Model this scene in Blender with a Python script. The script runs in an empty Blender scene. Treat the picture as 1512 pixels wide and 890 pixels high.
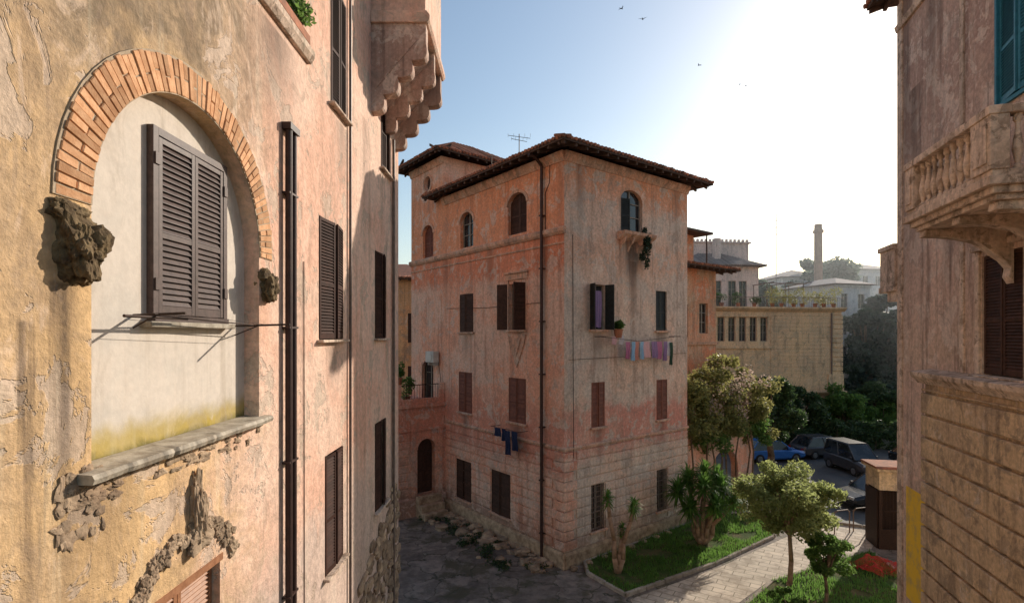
import bpy,bmesh,math,random
import numpy as np
from mathutils import Vector, Matrix, noise as mn
from mathutils.geometry import tessellate_polygon
random.seed(7); rng=np.random.default_rng(11)
H=8.5
R=math.radians
scene=bpy.context.scene
# ------------------------------------------------------------------ helpers
class Fr:
    def __init__(s,O,U,N):
        s.O=Vector((O[0],O[1],0)); s.U=Vector((U[0],U[1],0)).normalized(); s.N=Vector((N[0],N[1],0)).normalized()
    def p(s,u,z,n=0): return s.O+s.U*u+s.N*n+Vector((0,0,z))
    def sub(s,u,n,U=None,N=None):
        o=s.p(u,0,n); return Fr((o.x,o.y),U or (s.U.x,s.U.y),N or (s.N.x,s.N.y))
class MB:
    def __init__(s): s.v=[]; s.f=[]; s.m=[]
    def add(s,vs,fs,m=0):
        b=len(s.v); s.v+=[tuple(v) for v in vs]; s.f+=[tuple(b+i for i in f) for f in fs]; s.m+=[m]*len(fs)
    def box(s,F,u0,u1,z0,z1,n0,n1,m=0):
        vs=[F.p(u,z,n) for n in (n0,n1) for z in (z0,z1) for u in (u0,u1)]
        s.add(vs,[(0,1,3,2),(4,6,7,5),(0,4,5,1),(2,3,7,6),(0,2,6,4),(1,5,7,3)],m)
    def prof(s,F,u0,u1,pr,m=0):
        k=len(pr); vs=[F.p(u0,z,n) for n,z in pr]+[F.p(u1,z,n) for n,z in pr]
        fs=[(i,(i+1)%k,k+(i+1)%k,k+i) for i in range(k)]
        fs+=[tuple(range(k)),tuple(range(2*k-1,k-1,-1))]
        s.add(vs,fs,m)
    def plate(s,F,poly,n0,n1,m=0):
        k=len(poly); vs=[F.p(u,z,n0) for u,z in poly]+[F.p(u,z,n1) for u,z in poly]
        fs=[(i,(i+1)%k,k+(i+1)%k,k+i) for i in range(k)]
        t=tessellate_polygon([[Vector((u,z,0)) for u,z in poly]])
        fs+=[tuple(a) for a in t]+[tuple(k+i for i in a) for a in t]
        s.add(vs,fs,m)
    def wall(s,F,outline,holes,depth=.18,m=0,mr=None,n=0):
        loops=[outline]+holes
        pts=[q for l in loops for q in l]
        t=tessellate_polygon([[Vector((u,z,0)) for u,z in l] for l in loops])
        s.add([F.p(u,z,n) for u,z in pts],[tuple(a) for a in t],m)
        for h in holes:
            k=len(h); vs=[F.p(u,z,n) for u,z in h]+[F.p(u,z,n-depth) for u,z in h]
            s.add(vs,[(i,(i+1)%k,k+(i+1)%k,k+i) for i in range(k)],m if mr is None else mr)
    def cyl(s,a,b,r0,r1=None,seg=8,m=0,cap=True):
        a=Vector(a); b=Vector(b); r1=r0 if r1 is None else r1
        d=(b-a).normalized(); x=d.orthogonal().normalized(); y=d.cross(x)
        vs=[];
        for c,r in((a,r0),(b,r1)):
            for i in range(seg):
                t=2*math.pi*i/seg; vs.append(c+x*math.cos(t)*r+y*math.sin(t)*r)
        fs=[(i,(i+1)%seg,seg+(i+1)%seg,seg+i) for i in range(seg)]
        if cap: fs+=[tuple(range(seg)),tuple(range(seg,2*seg))]
        s.add(vs,fs,m)
    def tube(s,pts,r,r1=None,seg=6,m=0):
        n=len(pts)-1; r1=r if r1 is None else r1
        for i in range(n):
            s.cyl(pts[i],pts[i+1],r+(r1-r)*i/n,r+(r1-r)*(i+1)/n,seg,m,True)
    def lathe(s,base,pr,seg=8,m=0):
        base=Vector(base); k=len(pr); vs=[]
        for r,z in pr:
            for i in range(seg):
                t=2*math.pi*i/seg; vs.append(base+Vector((math.cos(t)*r,math.sin(t)*r,z)))
        fs=[(j*seg+i,j*seg+(i+1)%seg,(j+1)*seg+(i+1)%seg,(j+1)*seg+i) for j in range(k-1) for i in range(seg)]
        s.add(vs,fs,m)
    def rock(s,c,size,seed=0,m=0,sub=2,amp=.35):
        bm=bmesh.new(); bmesh.ops.create_icosphere(bm,subdivisions=sub,radius=1)
        off=Vector((seed*7.3,seed*3.1,seed*1.7)); vs=[]
        for v in bm.verts:
            q=v.co.copy(); pn=(abs(q.x)**4+abs(q.y)**4+abs(q.z)**4)**.25; q0=q.copy(); q=q/pn*.9
            d=1+amp*mn.noise(q0*1.2+off)*.9+amp*.45*mn.noise(q0*3.5+off)+amp*.22*mn.noise(q0*9+off)
            q=q*d; vs.append(Vector(c)+Vector((q.x*size[0],q.y*size[1],q.z*size[2])))
        fs=[tuple(v.index for v in f.verts) for f in bm.faces]; bm.free(); s.add(vs,fs,m)
    def obj(s,name,mats,parent=None,bevel=0,smooth=False):
        me=bpy.data.meshes.new(name); me.from_pydata(s.v,[],s.f); me.validate()
        if not isinstance(mats,(list,tuple)): mats=[mats]
        for a in mats: me.materials.append(a)
        if len(me.polygons)==len(s.m): me.polygons.foreach_set('material_index',s.m)
        bm=bmesh.new(); bm.from_mesh(me); bmesh.ops.recalc_face_normals(bm,faces=bm.faces); bm.to_mesh(me); bm.free()
        if smooth: me.polygons.foreach_set('use_smooth',[True]*len(me.polygons))
        o=bpy.data.objects.new(name,me); scene.collection.objects.link(o)
        if parent: o.parent=parent
        if bevel:
            b=o.modifiers.new('bevel','BEVEL'); b.width=bevel; b.segments=1; b.limit_method='ANGLE'
        return o
def empty(name,loc=(0,0,0)):
    e=bpy.data.objects.new(name,None); e.empty_display_size=.3; scene.collection.objects.link(e); return e
def rect(u0,u1,z0,z1): return [(u0,z0),(u1,z0),(u1,z1),(u0,z1)]
def arch(u0,u1,z0,zs,rise,k=14):
    c=(u0+u1)/2; a=(u1-u0)/2
    return [(u0,z0),(u1,z0)]+[(c+a*math.cos(math.pi*i/k),zs+rise*math.sin(math.pi*i/k)) for i in range(k+1)]
# ------------------------------------------------------------------ materials
class NT:
    def __init__(s,name):
        s.mat=bpy.data.materials.new(name); s.mat.use_nodes=True; s.t=s.mat.node_tree
        s.b=s.t.nodes['Principled BSDF']; s.out=s.t.nodes['Material Output']
        s.pos=s.n('ShaderNodeTexCoord').outputs['Object']; s._sep=None
    def n(s,t): return s.t.nodes.new(t)
    def l(s,a,b): s.t.links.new(a,b)
    def put(s,sock,v):
        if isinstance(v,bpy.types.NodeSocket): s.l(v,sock)
        elif isinstance(v,(tuple,list)) and sock.type=='RGBA': sock.default_value=(*v[:3],1)
        else: sock.default_value=v
    def sep(s):
        if not s._sep:
            q=s.n('ShaderNodeSeparateXYZ'); s.l(s.pos,q.inputs[0]); s._sep=q
        return s._sep.outputs
    def map(s,sc=(1,1,1),loc=(0,0,0),rot=(0,0,0)):
        q=s.n('ShaderNodeMapping'); s.l(s.pos,q.inputs[0]); q.inputs['Scale'].default_value=sc; q.inputs['Location'].default_value=loc; q.inputs['Rotation'].default_value=rot
        return q.outputs[0]
    def noise(s,scale,detail=4,rough=.6,vec=None,dist=0):
        q=s.n('ShaderNodeTexNoise'); s.l(vec or s.pos,q.inputs['Vector']); q.inputs['Scale'].default_value=scale
        q.inputs['Detail'].default_value=min(detail,6); q.inputs['Roughness'].default_value=rough; q.inputs['Distortion'].default_value=dist
        return q.outputs[0]
    def math(s,op,a,b=0,c=False):
        q=s.n('ShaderNodeMath'); q.operation=op; s.put(q.inputs[0],a); s.put(q.inputs[1],b); q.use_clamp=c; return q.outputs[0]
    def ss(s,v,a,b,lo=0,hi=1):
        q=s.n('ShaderNodeMapRange'); q.interpolation_type='SMOOTHSTEP'; s.put(q.inputs[0],v)
        q.inputs[1].default_value=a; q.inputs[2].default_value=b; q.inputs[3].default_value=lo; q.inputs[4].default_value=hi
        return q.outputs[0]
    def mix(s,f,a,b,bl='MIX'):
        q=s.n('ShaderNodeMix'); q.data_type='RGBA'; q.blend_type=bl
        s.put(q.inputs[0],f); s.put(q.inputs[6],a); s.put(q.inputs[7],b); return q.outputs[2]
    def bump(s,h,st=.4,d=.02,prev=None):
        q=s.n('ShaderNodeBump'); s.l(h,q.inputs['Height']); q.inputs['Strength'].default_value=st; q.inputs['Distance'].default_value=d
        if prev: s.l(prev,q.inputs['Normal'])
        return q.outputs[0]
    def dot(s,v):
        q=s.n('ShaderNodeVectorMath'); q.operation='DOT_PRODUCT'; s.l(s.pos,q.inputs[0]); q.inputs[1].default_value=v; return q.outputs['Value']
    def island(s): return s.n('ShaderNodeNewGeometry').outputs['Random Per Island']
    def fin(s,col,rough=.9,nrm=None,spec=.2):
        s.put(s.b.inputs['Base Color'],col); s.put(s.b.inputs['Roughness'],rough); s.b.inputs['Specular IOR Level'].default_value=spec
        if nrm: s.l(nrm,s.b.inputs['Normal'])
        return s.mat
def plaster(name,A,B,C,D=(.12,.09,.07),sc=1,bands=[],drips=[],F=None,streak=.45,bump=.5,patch=(.54,.58),extra=None,amp=2.6,lime=.5,grime=.6,vc=1.0,limec=(.74,.62,.52)):
    m=NT(name)
    n1=m.noise(.45*sc,5,.62,dist=.4); n2=m.noise(1.5*sc,6,.68,vec=m.map((1,1,1),(11,5,3)),dist=.5); n3=m.noise(11,5,.7)
    ns=m.noise(1.5,5,.68,vec=m.map((2.4,2.4,.13)))
    z=m.sep()[2]
    c=m.mix(m.ss(n1,.42,.58),A,B)
    zz=m.math('ADD',z,m.math('MULTIPLY',m.math('SUBTRACT',n2,.5),amp))
    for (z0,z1,w,col,f) in bands:
        k=m.math('MULTIPLY',m.ss(zz,z0-w,z0+w),m.ss(zz,z1-w,z1+w,1,0))
        c=m.mix(m.math('MULTIPLY',k,m.ss(n1,.25,.7,f*.5,f)),c,col)
    if extra: c=extra(m,c,n1,n2)
    pm=m.ss(n2,*patch); c=m.mix(m.math('MULTIPLY',pm,.75),c,C)
    c=m.mix(m.ss(ns,.50,.70,0,streak),c,D)
    c=m.mix(m.ss(ns,.46,.30,0,lime*.6),c,tuple(min(.8,x*1.2+.05) for x in A))
    n5=m.noise(1.7,6,.76,vec=m.map((1,1,.55),(3,9,1)),dist=1.0)
    c=m.mix(m.ss(n5,.52,.64,0,grime),c,tuple((a*1.1+b)*.4 for a,b in zip(D,C)))
    c=m.mix(m.ss(n5,.46,.36,0,lime),c,limec)
    vv=m.ss(n3,.3,.72,1-.24*vc,1+.14*vc)
    hs=m.n('ShaderNodeHueSaturation'); m.put(hs.inputs['Value'],vv); m.put(hs.inputs['Color'],c); c=hs.outputs[0]
    if drips:
        a=m.math('SUBTRACT',m.dot(F.U),F.O.dot(F.U)); a=m.math('ADD',a,m.math('MULTIPLY',m.math('SUBTRACT',ns,.5),.7))
        for (u,z0,w,L,f) in drips:
            k=m.ss(m.math('ABSOLUTE',m.math('SUBTRACT',a,u)),0,w,1,0)
            k=m.math('MULTIPLY',k,m.math('MULTIPLY',m.ss(z,z0-L,z0,0,1),m.ss(z,z0-.02,z0+.02,1,0)))
            k=m.math('MULTIPLY',k,m.ss(n3,.2,.6,.5*f,f)); c=m.mix(k,c,(.07,.05,.04))
    h=m.math('ADD',m.math('MULTIPLY',n3,.8),m.math('MULTIPLY',pm,-.45))
    h=m.math('ADD',h,n2)
    return m.fin(c,.92,m.bump(h,bump,.035))
def simple(name,A,B=None,sc=6,rough=.7,bump=.2,isl=0,spec=.3,metal=0,streak=0):
    m=NT(name); B=B or tuple(x*.6 for x in A)
    c=m.mix(m.ss(m.noise(sc,5,.65),.3,.7),A,B)
    if isl: 
        hs=m.n('ShaderNodeHueSaturation'); m.put(hs.inputs['Value'],m.ss(m.island(),0,1,1-isl,1+isl)); m.put(hs.inputs['Color'],c); c=hs.outputs[0]
    if streak: c=m.mix(m.ss(m.noise(2,5,.6,vec=m.map((3,3,.3))),.45,.75,0,streak),c,(.05,.04,.03))
    m.b.inputs['Metallic'].default_value=metal
    return m.fin(c,rough,m.bump(m.noise(sc*6,3,.6),bump,.01) if bump else None,spec)
def leafmat(name,A,B,tr=.4):
    m=NT(name); i=m.island(); c=m.mix(i,A,B); c=m.mix(m.ss(m.noise(1.6,2,.5),.35,.65,0,.5),c,tuple(x*.5 for x in A))
    m.fin(c,.5,None,.3)
    t=m.n('ShaderNodeBsdfTranslucent'); m.put(t.inputs[0],m.mix(.5,c,tuple(min(1,x*2.6) for x in B)))
    x=m.n('ShaderNodeMixShader'); x.inputs[0].default_value=tr; m.l(m.b.outputs[0],x.inputs[1]); m.l(t.outputs[0],x.inputs[2]); m.l(x.outputs[0],m.out.inputs[0])
    return m.mat
FL=Fr((-3.4,0),(0,1),(1,0))
CL=Fr((1.9,19.2),(-.614,.79),(-.79,-.614))
CR=Fr((1.9,19.2),(.79,.614),(.614,-.79))
RB=Fr((8.8,9.5),(.276,.961),(-.961,.276))
def lext(m,c,n1,n2):
    y=m.math('ADD',m.sep()[1],m.math('MULTIPLY',m.math('SUBTRACT',n2,.5),5)); z=m.sep()[2]
    c=m.mix(m.ss(y,4.8,7.6,.9,0),c,m.mix(m.ss(n1,.4,.6),(.70,.46,.22),(.50,.35,.20)))
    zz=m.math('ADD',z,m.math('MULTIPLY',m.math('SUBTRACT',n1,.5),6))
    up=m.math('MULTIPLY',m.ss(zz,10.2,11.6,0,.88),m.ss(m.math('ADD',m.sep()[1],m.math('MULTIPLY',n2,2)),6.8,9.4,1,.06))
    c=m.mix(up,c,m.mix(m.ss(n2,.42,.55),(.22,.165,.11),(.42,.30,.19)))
    return c
M_left=plaster('ochre_plaster',(.84,.58,.45),(.82,.49,.36),(.60,.47,.37),(.22,.14,.09),F=FL,extra=lext,bump=.7,vc=.8,
  bands=[(-1,5.2,.6,(.58,.48,.42),.85)],drips=[(4.0,8.9,.25,3.8,.85),(3.7,8.6,.1,4,.7),(10,8.4,.6,1.6,.35),(7.6,12.9,1.0,1.6,.6),(10.5,12.7,.5,1.8,.5),(4.4,7.35,.6,1.5,.5),(12.2,13.5,.5,4,.3)],streak=.34,patch=(.56,.59),grime=.36,lime=.35,limec=(.84,.64,.50))
M_cl=plaster('salmon_plaster',(.80,.40,.27),(.78,.50,.38),(.68,.50,.41),(.34,.14,.09),F=CL,lime=.5,grime=.5,
  bands=[(12.3,16,.5,(.74,.29,.14),.95),(10.9,12.3,.35,(.70,.20,.09),.9),(3.4,5.6,.5,(.62,.22,.15),.8),(-1,1.2,.4,(.30,.20,.16),.85)],
  drips=[(2.75,8.6,.6,1.6,.5),(6.5,8.5,.5,1.8,.45),(1.1,12.2,.4,6,.4),(6.6,4.8,.5,1.8,.5),(2.75,4.8,.6,1.6,.5),(4.6,12.2,.5,2.6,.5),(8.3,12.2,.5,4,.4),(.2,15,.3,5,.4)],streak=.5,limec=(.82,.62,.50))
M_cr=plaster('faded_salmon_plaster',(.74,.52,.40),(.66,.54,.45),(.58,.49,.42),(.28,.17,.12),F=CR,lime=.55,grime=.6,
  bands=[(13.7,16,.45,(.80,.33,.17),.95),(3.9,5.7,.4,(.64,.24,.18),.9),(-1,1.3,.4,(.33,.23,.19),.85),(11.0,12.1,.3,(.74,.40,.26),.65),(7,8.4,.6,(.50,.42,.37),.5)],
  drips=[(3.77,12.35,.95,2.6,1),(3.9,11.5,.3,3.8,.6),(1.77,8.6,.5,1.8,.55),(5.75,8.6,.5,1.8,.55),(1.77,4.9,.5,1.8,.5),(5.75,4.8,.5,1.8,.5),(.8,15,.4,5,.45),(6.8,15,.5,4,.4)],streak=.5,limec=(.80,.68,.58))
M_trim=plaster('cornice_plaster',(.68,.38,.26),(.60,.38,.28),(.42,.30,.24),sc=2,streak=.5)
M_right=plaster('weathered_stone_plaster',(.74,.52,.41),(.62,.44,.35),(.80,.63,.52),(.13,.08,.065),F=RB,streak=.65,grime=.65,
  bands=[(13,18,.6,(.46,.29,.23),.8),(7.6,8.6,.5,(.58,.42,.28),.5)],drips=[(3.4,14.5,.5,6,.7),(1.8,12.5,.4,5,.6),(0,7.4,1,2,.4),(3.9,17,.4,12,.6),(2.5,17,.5,5,.6)],patch=(.53,.57))
M_rock2=plaster('rusticated_ochre_stone',(.68,.48,.29),(.58,.41,.26),(.42,.31,.21),sc=1.5,streak=.55)
M_rtrim=plaster('balcony_stone',(.78,.60,.47),(.62,.46,.35),(.36,.26,.19),sc=2.5,streak=.55)
M_niche=plaster('grey_render',(.68,.60,.52),(.58,.53,.47),(.68,.61,.53),(.32,.24,.16),sc=.8,streak=.32,bump=.14,amp=.5,lime=.2,grime=.3,vc=.3,
  bands=[(7.0,7.64,.12,(.42,.30,.03),.95),(7.0,7.44,.06,(.12,.11,.03),.85)],patch=(.6,.7))
M_marble=simple('weathered_marble',(.50,.44,.35),(.28,.23,.17),5,.7,.5,streak=.5)
M_brick=simple('brick',(.68,.40,.23),(.52,.27,.14),9,.9,.6,isl=.25,spec=.1)
M_mortar=simple('mortar',(.52,.41,.29),(.38,.29,.20),12,.95,.6)
M_rock=simple('tufa_rock',(.24,.17,.09),(.07,.045,.025),7,.95,1.0)
M_rubble=simple('rubble_stone',(.46,.34,.23),(.22,.15,.10),4,.95,1.0,isl=.25)
M_shg=simple('grey_brown_shutter_paint',(.13,.09,.08),(.085,.06,.055),12,.5,.15,streak=.3,spec=.2)
M_shb=simple('brown_shutter_paint',(.085,.042,.03),(.05,.028,.02),9,.65,.15,isl=.15,spec=.15)
M_shl=simple('dark_brown_shutter_paint',(.062,.028,.02),(.04,.019,.014),9,.7,.15,isl=.2,spec=.1)
M_shr=simple('red_brown_shutter_paint',(.22,.075,.045),(.14,.05,.032),9,.65,.15,isl=.2)
M_shd=simple('dark_green_shutter_paint',(.03,.035,.035),(.02,.022,.02),9,.6,.15)
M_teal=simple('teal_shutter_paint',(.04,.22,.30),(.03,.15,.21),9,.55,.15)
M_door=simple('varnished_wood',(.40,.19,.10),(.27,.12,.06),9,.5,.2)
M_frame=simple('window_frame_paint',(.30,.26,.22),(.2,.17,.14),9,.6,.1)
M_iron=simple('rusty_iron',(.06,.035,.025),(.035,.02,.015),20,.6,.3,metal=.3)
M_pipe=simple('brown_pipe_paint',(.07,.035,.028),(.04,.022,.018),6,.55,.15,spec=.3)
M_greyp=simple('grey_pipe',(.22,.16,.13),(.14,.10,.08),6,.5,.1)
M_tile=simple('terracotta_tile',(.40,.16,.09),(.20,.10,.065),4,.9,.6,isl=.35)
M_wood=simple('dark_eave_wood',(.10,.06,.045),(.055,.037,.028),6,.8,.3)
g=NT('window_glass'); M_glass=g.fin(g.mix(g.ss(g.noise(1.5,2),.4,.6),(.012,.014,.016),(.03,.035,.04)),.08,None,.6)
M_white=simple('white_enamel',(.6,.59,.56),(.45,.44,.42),4,.4,.05)
# ------------------------------------------------------------------ windows
def leaf(mb,F,w,z0,z1,m=0,slat=.06,fr=.055,t=.035,mid=True):
    mb.box(F,0,fr,z0,z1,0,t,m); mb.box(F,w-fr,w,z0,z1,0,t,m)
    mb.box(F,fr,w-fr,z0,z0+fr*1.6,.002,t-.002,m); mb.box(F,fr,w-fr,z1-fr,z1,.002,t-.002,m)
    rails=[(z0+fr*1.6,z1-fr)]
    if mid:
        zm=(z0*.55+z1*.45); mb.box(F,fr,w-fr,zm-fr*.5,zm+fr*.5,.002,t-.002,m); rails=[(z0+fr*1.6,zm-fr*.5),(zm+fr*.5,z1-fr)]
    for a,b in rails:
        k=max(1,int((b-a)/slat)); h=(b-a)/k
        for i in range(k):
            z=a+h*(i+.5)
            mb.prof(F,fr,w-fr,[(t*.95,z-h*.48),(t*.95,z-h*.48+.008),(t*.1,z+h*.5),(t*.1,z+h*.5-.008)],m)
    mb.box(F,fr*.5,w-fr*.5,z0+.01,z1-.01,-.006,-.001,m)
def rotframe(F,u,n,deg):
    a=R(deg); U=F.U*math.cos(a)+F.N*math.sin(a); N=F.N*math.cos(a)-F.U*math.sin(a)
    o=F.p(u,0,n); return Fr((o.x,o.y),(U.x,U.y),(N.x,N.y))
def rotframe2(F,u,n,deg):
    a=R(deg); U=-F.U*math.cos(a)+F.N*math.sin(a); N=F.N*math.cos(a)+F.U*math.sin(a)
    o=F.p(u,0,n); return Fr((o.x,o.y),(U.x,U.y),(N.x,N.y))
def shutters(mb,F,u0,u1,z0,z1,n,a1=0,a2=0,m=0,slat=.06,gap=.006):
    w=(u1-u0)/2-gap
    leaf(mb,rotframe(F,u0,n,a1),w,z0,z1,m,slat); leaf(mb,rotframe2(F,u1,n,a2),w,z0,z1,m,slat)
def casement(mb,F,u0,u1,z0,z1,n,mf=1,mg=0,top=True):
    mb.box(F,u0-.1,u1+.1,z0-.1,z1+.1,n-.05,n-.03,mg)
    c=(u0+u1)/2; w=.045
    for a,b in((u0,u0+w),(u1-w,u1),(c-w*.7,c+w*.7)): mb.box(F,a,b,z0,z1,n-.025,n+.02,mf)
    for z in (z0,z1-w,z0+(z1-z0)*.36,z0+(z1-z0)*.68): mb.box(F,u0+w,u1-w,z,z+w*.8,n-.02,n+.015,mf)
def sill(mb,F,u0,u1,z,m=0,d=.12,h=.08): mb.box(F,u0-.1,u1+.1,z-h,z,-.1,d,m)
def courses(mb,F,u0,u1,z0,z1,h,gap,n1,holes,m=0):
    z=z0
    while z<z1-.05:
        a,b=z+gap,min(z+h,z1); segs=[(u0,u1)]
        for (p,q,r,s_) in holes:
            if r<b and s_>a:
                ns=[]
                for x,y in segs:
                    if q<=x or p>=y: ns.append((x,y)); continue
                    if x<p: ns.append((x,p))
                    if y>q: ns.append((q,y))
                segs=ns
        for x,y in segs:
            if y-x>.05: mb.prof(F,x,y,[(-.01,a),(n1-.015,a),(n1,a+.02),(n1,b-.02),(n1-.015,b),(-.01,b)],m)
        z+=h
def hip(mb,F,u0,u1,n0,n1,z,pitch,m=0,me=1,rafters=.55,tiles=True,mt=0,rows=False):
    w=min(u1-u0,n1-n0)/2; hgt=w*math.tan(R(pitch))
    if (u1-u0)>=(n1-n0): a=(u0+w,(n0+n1)/2); b=(u1-w,(n0+n1)/2)
    else: a=((u0+u1)/2,n0+w); b=((u0+u1)/2,n1-w)
    for dz,mm in ((.08,m),(0,me)):
        c=[F.p(u0,z+dz,n1),F.p(u1,z+dz,n1),F.p(u1,z+dz,n0),F.p(u0,z+dz,n0),F.p(a[0],z+dz+hgt,a[1]),F.p(b[0],z+dz+hgt,b[1])]
        if (u1-u0)>=(n1-n0): fs=[(0,1,5,4),(1,2,5),(2,3,4,5),(3,0,4)]
        else: fs=[(0,1,5),(1,2,4,5),(2,3,4),(3,0,5,4)]
        mb.add(c,fs,mm)
    for (x,y,p,q) in ((u0,u1,n1-.04,n1),(u0,u1,n0,n0+.04)): mb.box(F,x,y,z-.02,z+.08,p,q,me)
    for (x,y) in ((u0,u0+.04),(u1-.04,u1)): mb.box(F,x,y,z-.02,z+.08,n0+.04,n1-.04,me)
    r=.062; tp=math.tan(R(pitch))
    def tl(P,D,L=.45):
        D=Vector(D); j=Vector((0,0,random.uniform(-.012,.012))); e=P+D*L+Vector((0,0,L*tp)); P=P-D*random.uniform(.03,.08)+j
        mb.cyl(P,e,r,r*.85,6,mt)
    if tiles:
        u=u0+.1
        while u<u1:
            L=min(u-u0,u1-u,w) if rows else .45
            for n,s in((n1,-1),(n0,1)): tl(F.p(u,z+.09,n),F.N*s,max(.1,L))
            u+=.19
        n=n0+.1
        while n<n1:
            L=min(n-n0,n1-n,w) if rows else .45
            for uu,s in((u0,1),(u1,-1)): tl(F.p(uu,z+.09,n),F.U*s,max(.1,L))
            n+=.19
    if rafters:
        u=u0+.25
        while u<u1-.1:
            for n,s in((n1,-1),(n0,1)):
                a0,a1=(n-.95,n-.05) if s<0 else (n+.05,n+.95)
                mb.prof(F.sub(u,0),0,.09,[(a0,z+(.9*tp if s<0 else 0)-.13),(a1,z+(0 if s<0 else .9*tp)-.13),(a1,z+(0 if s<0 else .9*tp)-.01),(a0,z+(.9*tp if s<0 else 0)-.01)],me)
            u+=rafters
        G=Fr((F.O.x,F.O.y),(F.N.x,F.N.y),(F.U.x,F.U.y)); n=n0+.25
        while n<n1-.1:
            for uu,s in((u1,-1),(u0,1)):
                a0,a1=(uu-.95,uu-.05) if s<0 else (uu+.05,uu+.95)
                mb.prof(G.sub(n,0),0,.09,[(a0,z+(.9*tp if s<0 else 0)-.13),(a1,z+(0 if s<0 else .9*tp)-.13),(a1,z+(0 if s<0 else .9*tp)-.01),(a0,z+(.9*tp if s<0 else 0)-.01)],me)
            n+=rafters
# ================================================================== LEFT BUILDING
E=empty('stucco_apartment_building_with_arch_niche')
w=MB()
niche=arch(4.27,7.10,H-1.12,H+1.05,1.42,28)
wins=[(9.3,10.6,H-.08,H+2.12),(13.1,14.2,H-.08,H+2.12),(9.9,10.8,H+4.35,H+6.7),(13.7,14.7,H+4.35,H+6.5),(9.6,10.6,H-4.4,H-2.2),(13.1,14.2,H-4.4,H-2.2),(6.7,8.6,H+4.75,H+6.9)]
shut=rect(4.85,6.15,H-4.6,H-2.58)
w.wall(FL,rect(-4,15.8,0,21),[niche]+[rect(*q) for q in wins]+[shut],.2)
w.box(FL,15.3,15.797,0,21,-9,-.004); w.box(FL,-4,15.2,20.9,21.0,-9,-.01); w.box(FL,-4.3,-4,0,21,-9,0)
w.obj('walls',M_left,E)
n=MB(); n.box(FL,4.0,7.4,H-1.3,H+2.7,-.26,-.2); n.obj('niche_panel',M_niche,E)
b=MB(); rr=1.42; k=64; c=(5.685,H+1.05)
for i in range(k):
    a0=math.pi*i/k+.004; a1=math.pi*(i+1)/k-.004
    if i%2: splits=[(rr+.008,rr+.35)]
    else:
        q=rr+.17+random.uniform(-.03,.03); splits=[(rr+.008,q),(q+.012,rr+.35)]
    pr=random.uniform(.018,.03)
    for r0,r1 in splits:
        if r1>rr+.3: r1+=random.uniform(-.012,.012)
        b.plate(FL,[(c[0]+math.cos(t)*r,c[1]+math.sin(t)*r) for t,r in((a0,r0),(a0,r1),(a1,r1),(a1,r0))],-.02,pr+random.uniform(-.006,.006))
b.obj('arch_bricks',M_brick,E,.006)
b=MB()
for i in range(28):
    a0=math.pi*i/28; a1=math.pi*(i+1)/28
    b.plate(FL,[(c[0]+math.cos(t)*r,c[1]+math.sin(t)*r) for t,r in((a0,rr),(a0,rr+.37),(a1,rr+.37),(a1,rr))],-.015,.012)
b.obj('arch_mortar',M_mortar,E)
b=MB(); b.rock(FL.p(4.1,H+.68,.03),(.16,.19,.27),3,sub=5,amp=.55); b.rock(FL.p(4.05,H+.93,.02),(.08,.2,.1),9,sub=4,amp=.5)
b.rock(FL.p(7.28,H+.62,.03),(.12,.18,.19),5,sub=5,amp=.6); b.rock(FL.p(7.22,H+.82,.02),(.06,.12,.1),6,sub=3)
b.obj('tufa_corbels',M_rock,E)
# worn marble ledge: one slab with an uneven front edge
b=MB(); K_=70; vs=[]; fs=[]
for i in range(K_+1):
    u=4.12+3.13*i/K_; e=.022*mn.noise(Vector((u*3,0,1)))+.02*mn.noise(Vector((u*11,0,4))); 
    if i in (23,48): e-=.02
    for (nn_,zz_) in ((-.19,-1.17),(.125+e,-1.17),(.14+e,-1.13),(.12+e,-1.095+e*.3),(-.19,-1.07)): vs.append(FL.p(u,H+zz_,nn_))
for i in range(K_):
    for j in range(5): a=i*5+j; a2=i*5+(j+1)%5; fs.append((a,a2,a2+5,a+5))
fs+=[tuple(range(5)),tuple(range(K_*5,K_*5+5))]; b.add(vs,fs); b.obj('niche_ledge',M_marble,E)
b=MB()
for i in range(60):
    u=4.05+random.random()*3.1; b.rock(FL.p(u,H-1.19-random.random()**2.2*.2,.0),(.02,.03+random.random()*.07,.015+random.random()*.035),i,sub=3,amp=.8)
for i in range(30): b.rock(FL.p(3.95+random.random()**1.5*.45,H-1.05-random.random()*.55,.0),(.016,.02+random.random()*.04,.03+random.random()*.06),i+50,sub=2,amp=.8)
for i in range(70):
    a=math.pi*(i+.5)/70; r=.86+random.uniform(-.12,.10)
    b.rock(FL.p(5.55+math.cos(a)*r,H-2.62+math.sin(a)*r*.62,.0),(.035,.06,.06),i+80,sub=3,amp=.8)
b.obj('exposed_masonry',M_rubble,E)
b=MB(); b.rock(FL.p(5.66,H-1.82,.02),(.08,.1,.38),21,sub=5,amp=.6); b.rock(FL.p(5.7,H-2.2,.02),(.06,.2,.12),24,sub=4,amp=.6)
b.obj('broken_keystone',M_rubble,E)
s=MB(); shutters(s,FL,4.87,6.13,H-4.55,H-2.62,-.12,0,0,0,.05); s.box(FL,4.8,6.2,H-2.62,H-2.54,-.15,.01); s.obj('wood_shutters',M_door,E)
s=MB(); Fn=FL.sub(0,-.2)
s.box(Fn,5.2,5.28,H+.2,H+2.08,.0,.07); s.box(Fn,6.47,6.55,H+.2,H+2.08,0,.07); s.box(Fn,5.28,6.47,H+2.0,H+2.08,0,.07); s.box(Fn,5.2,6.55,H+.14,H+.2,0,.09)
shutters(s,Fn,5.29,6.46,H+.21,H+1.99,.03,1.5,1.0,0,.058)
for z in (.45,1.7):
    for u in (5.25,6.5): s.box(Fn,u-.035,u+.035,H+z,H+z+.12,.065,.085)
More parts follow.
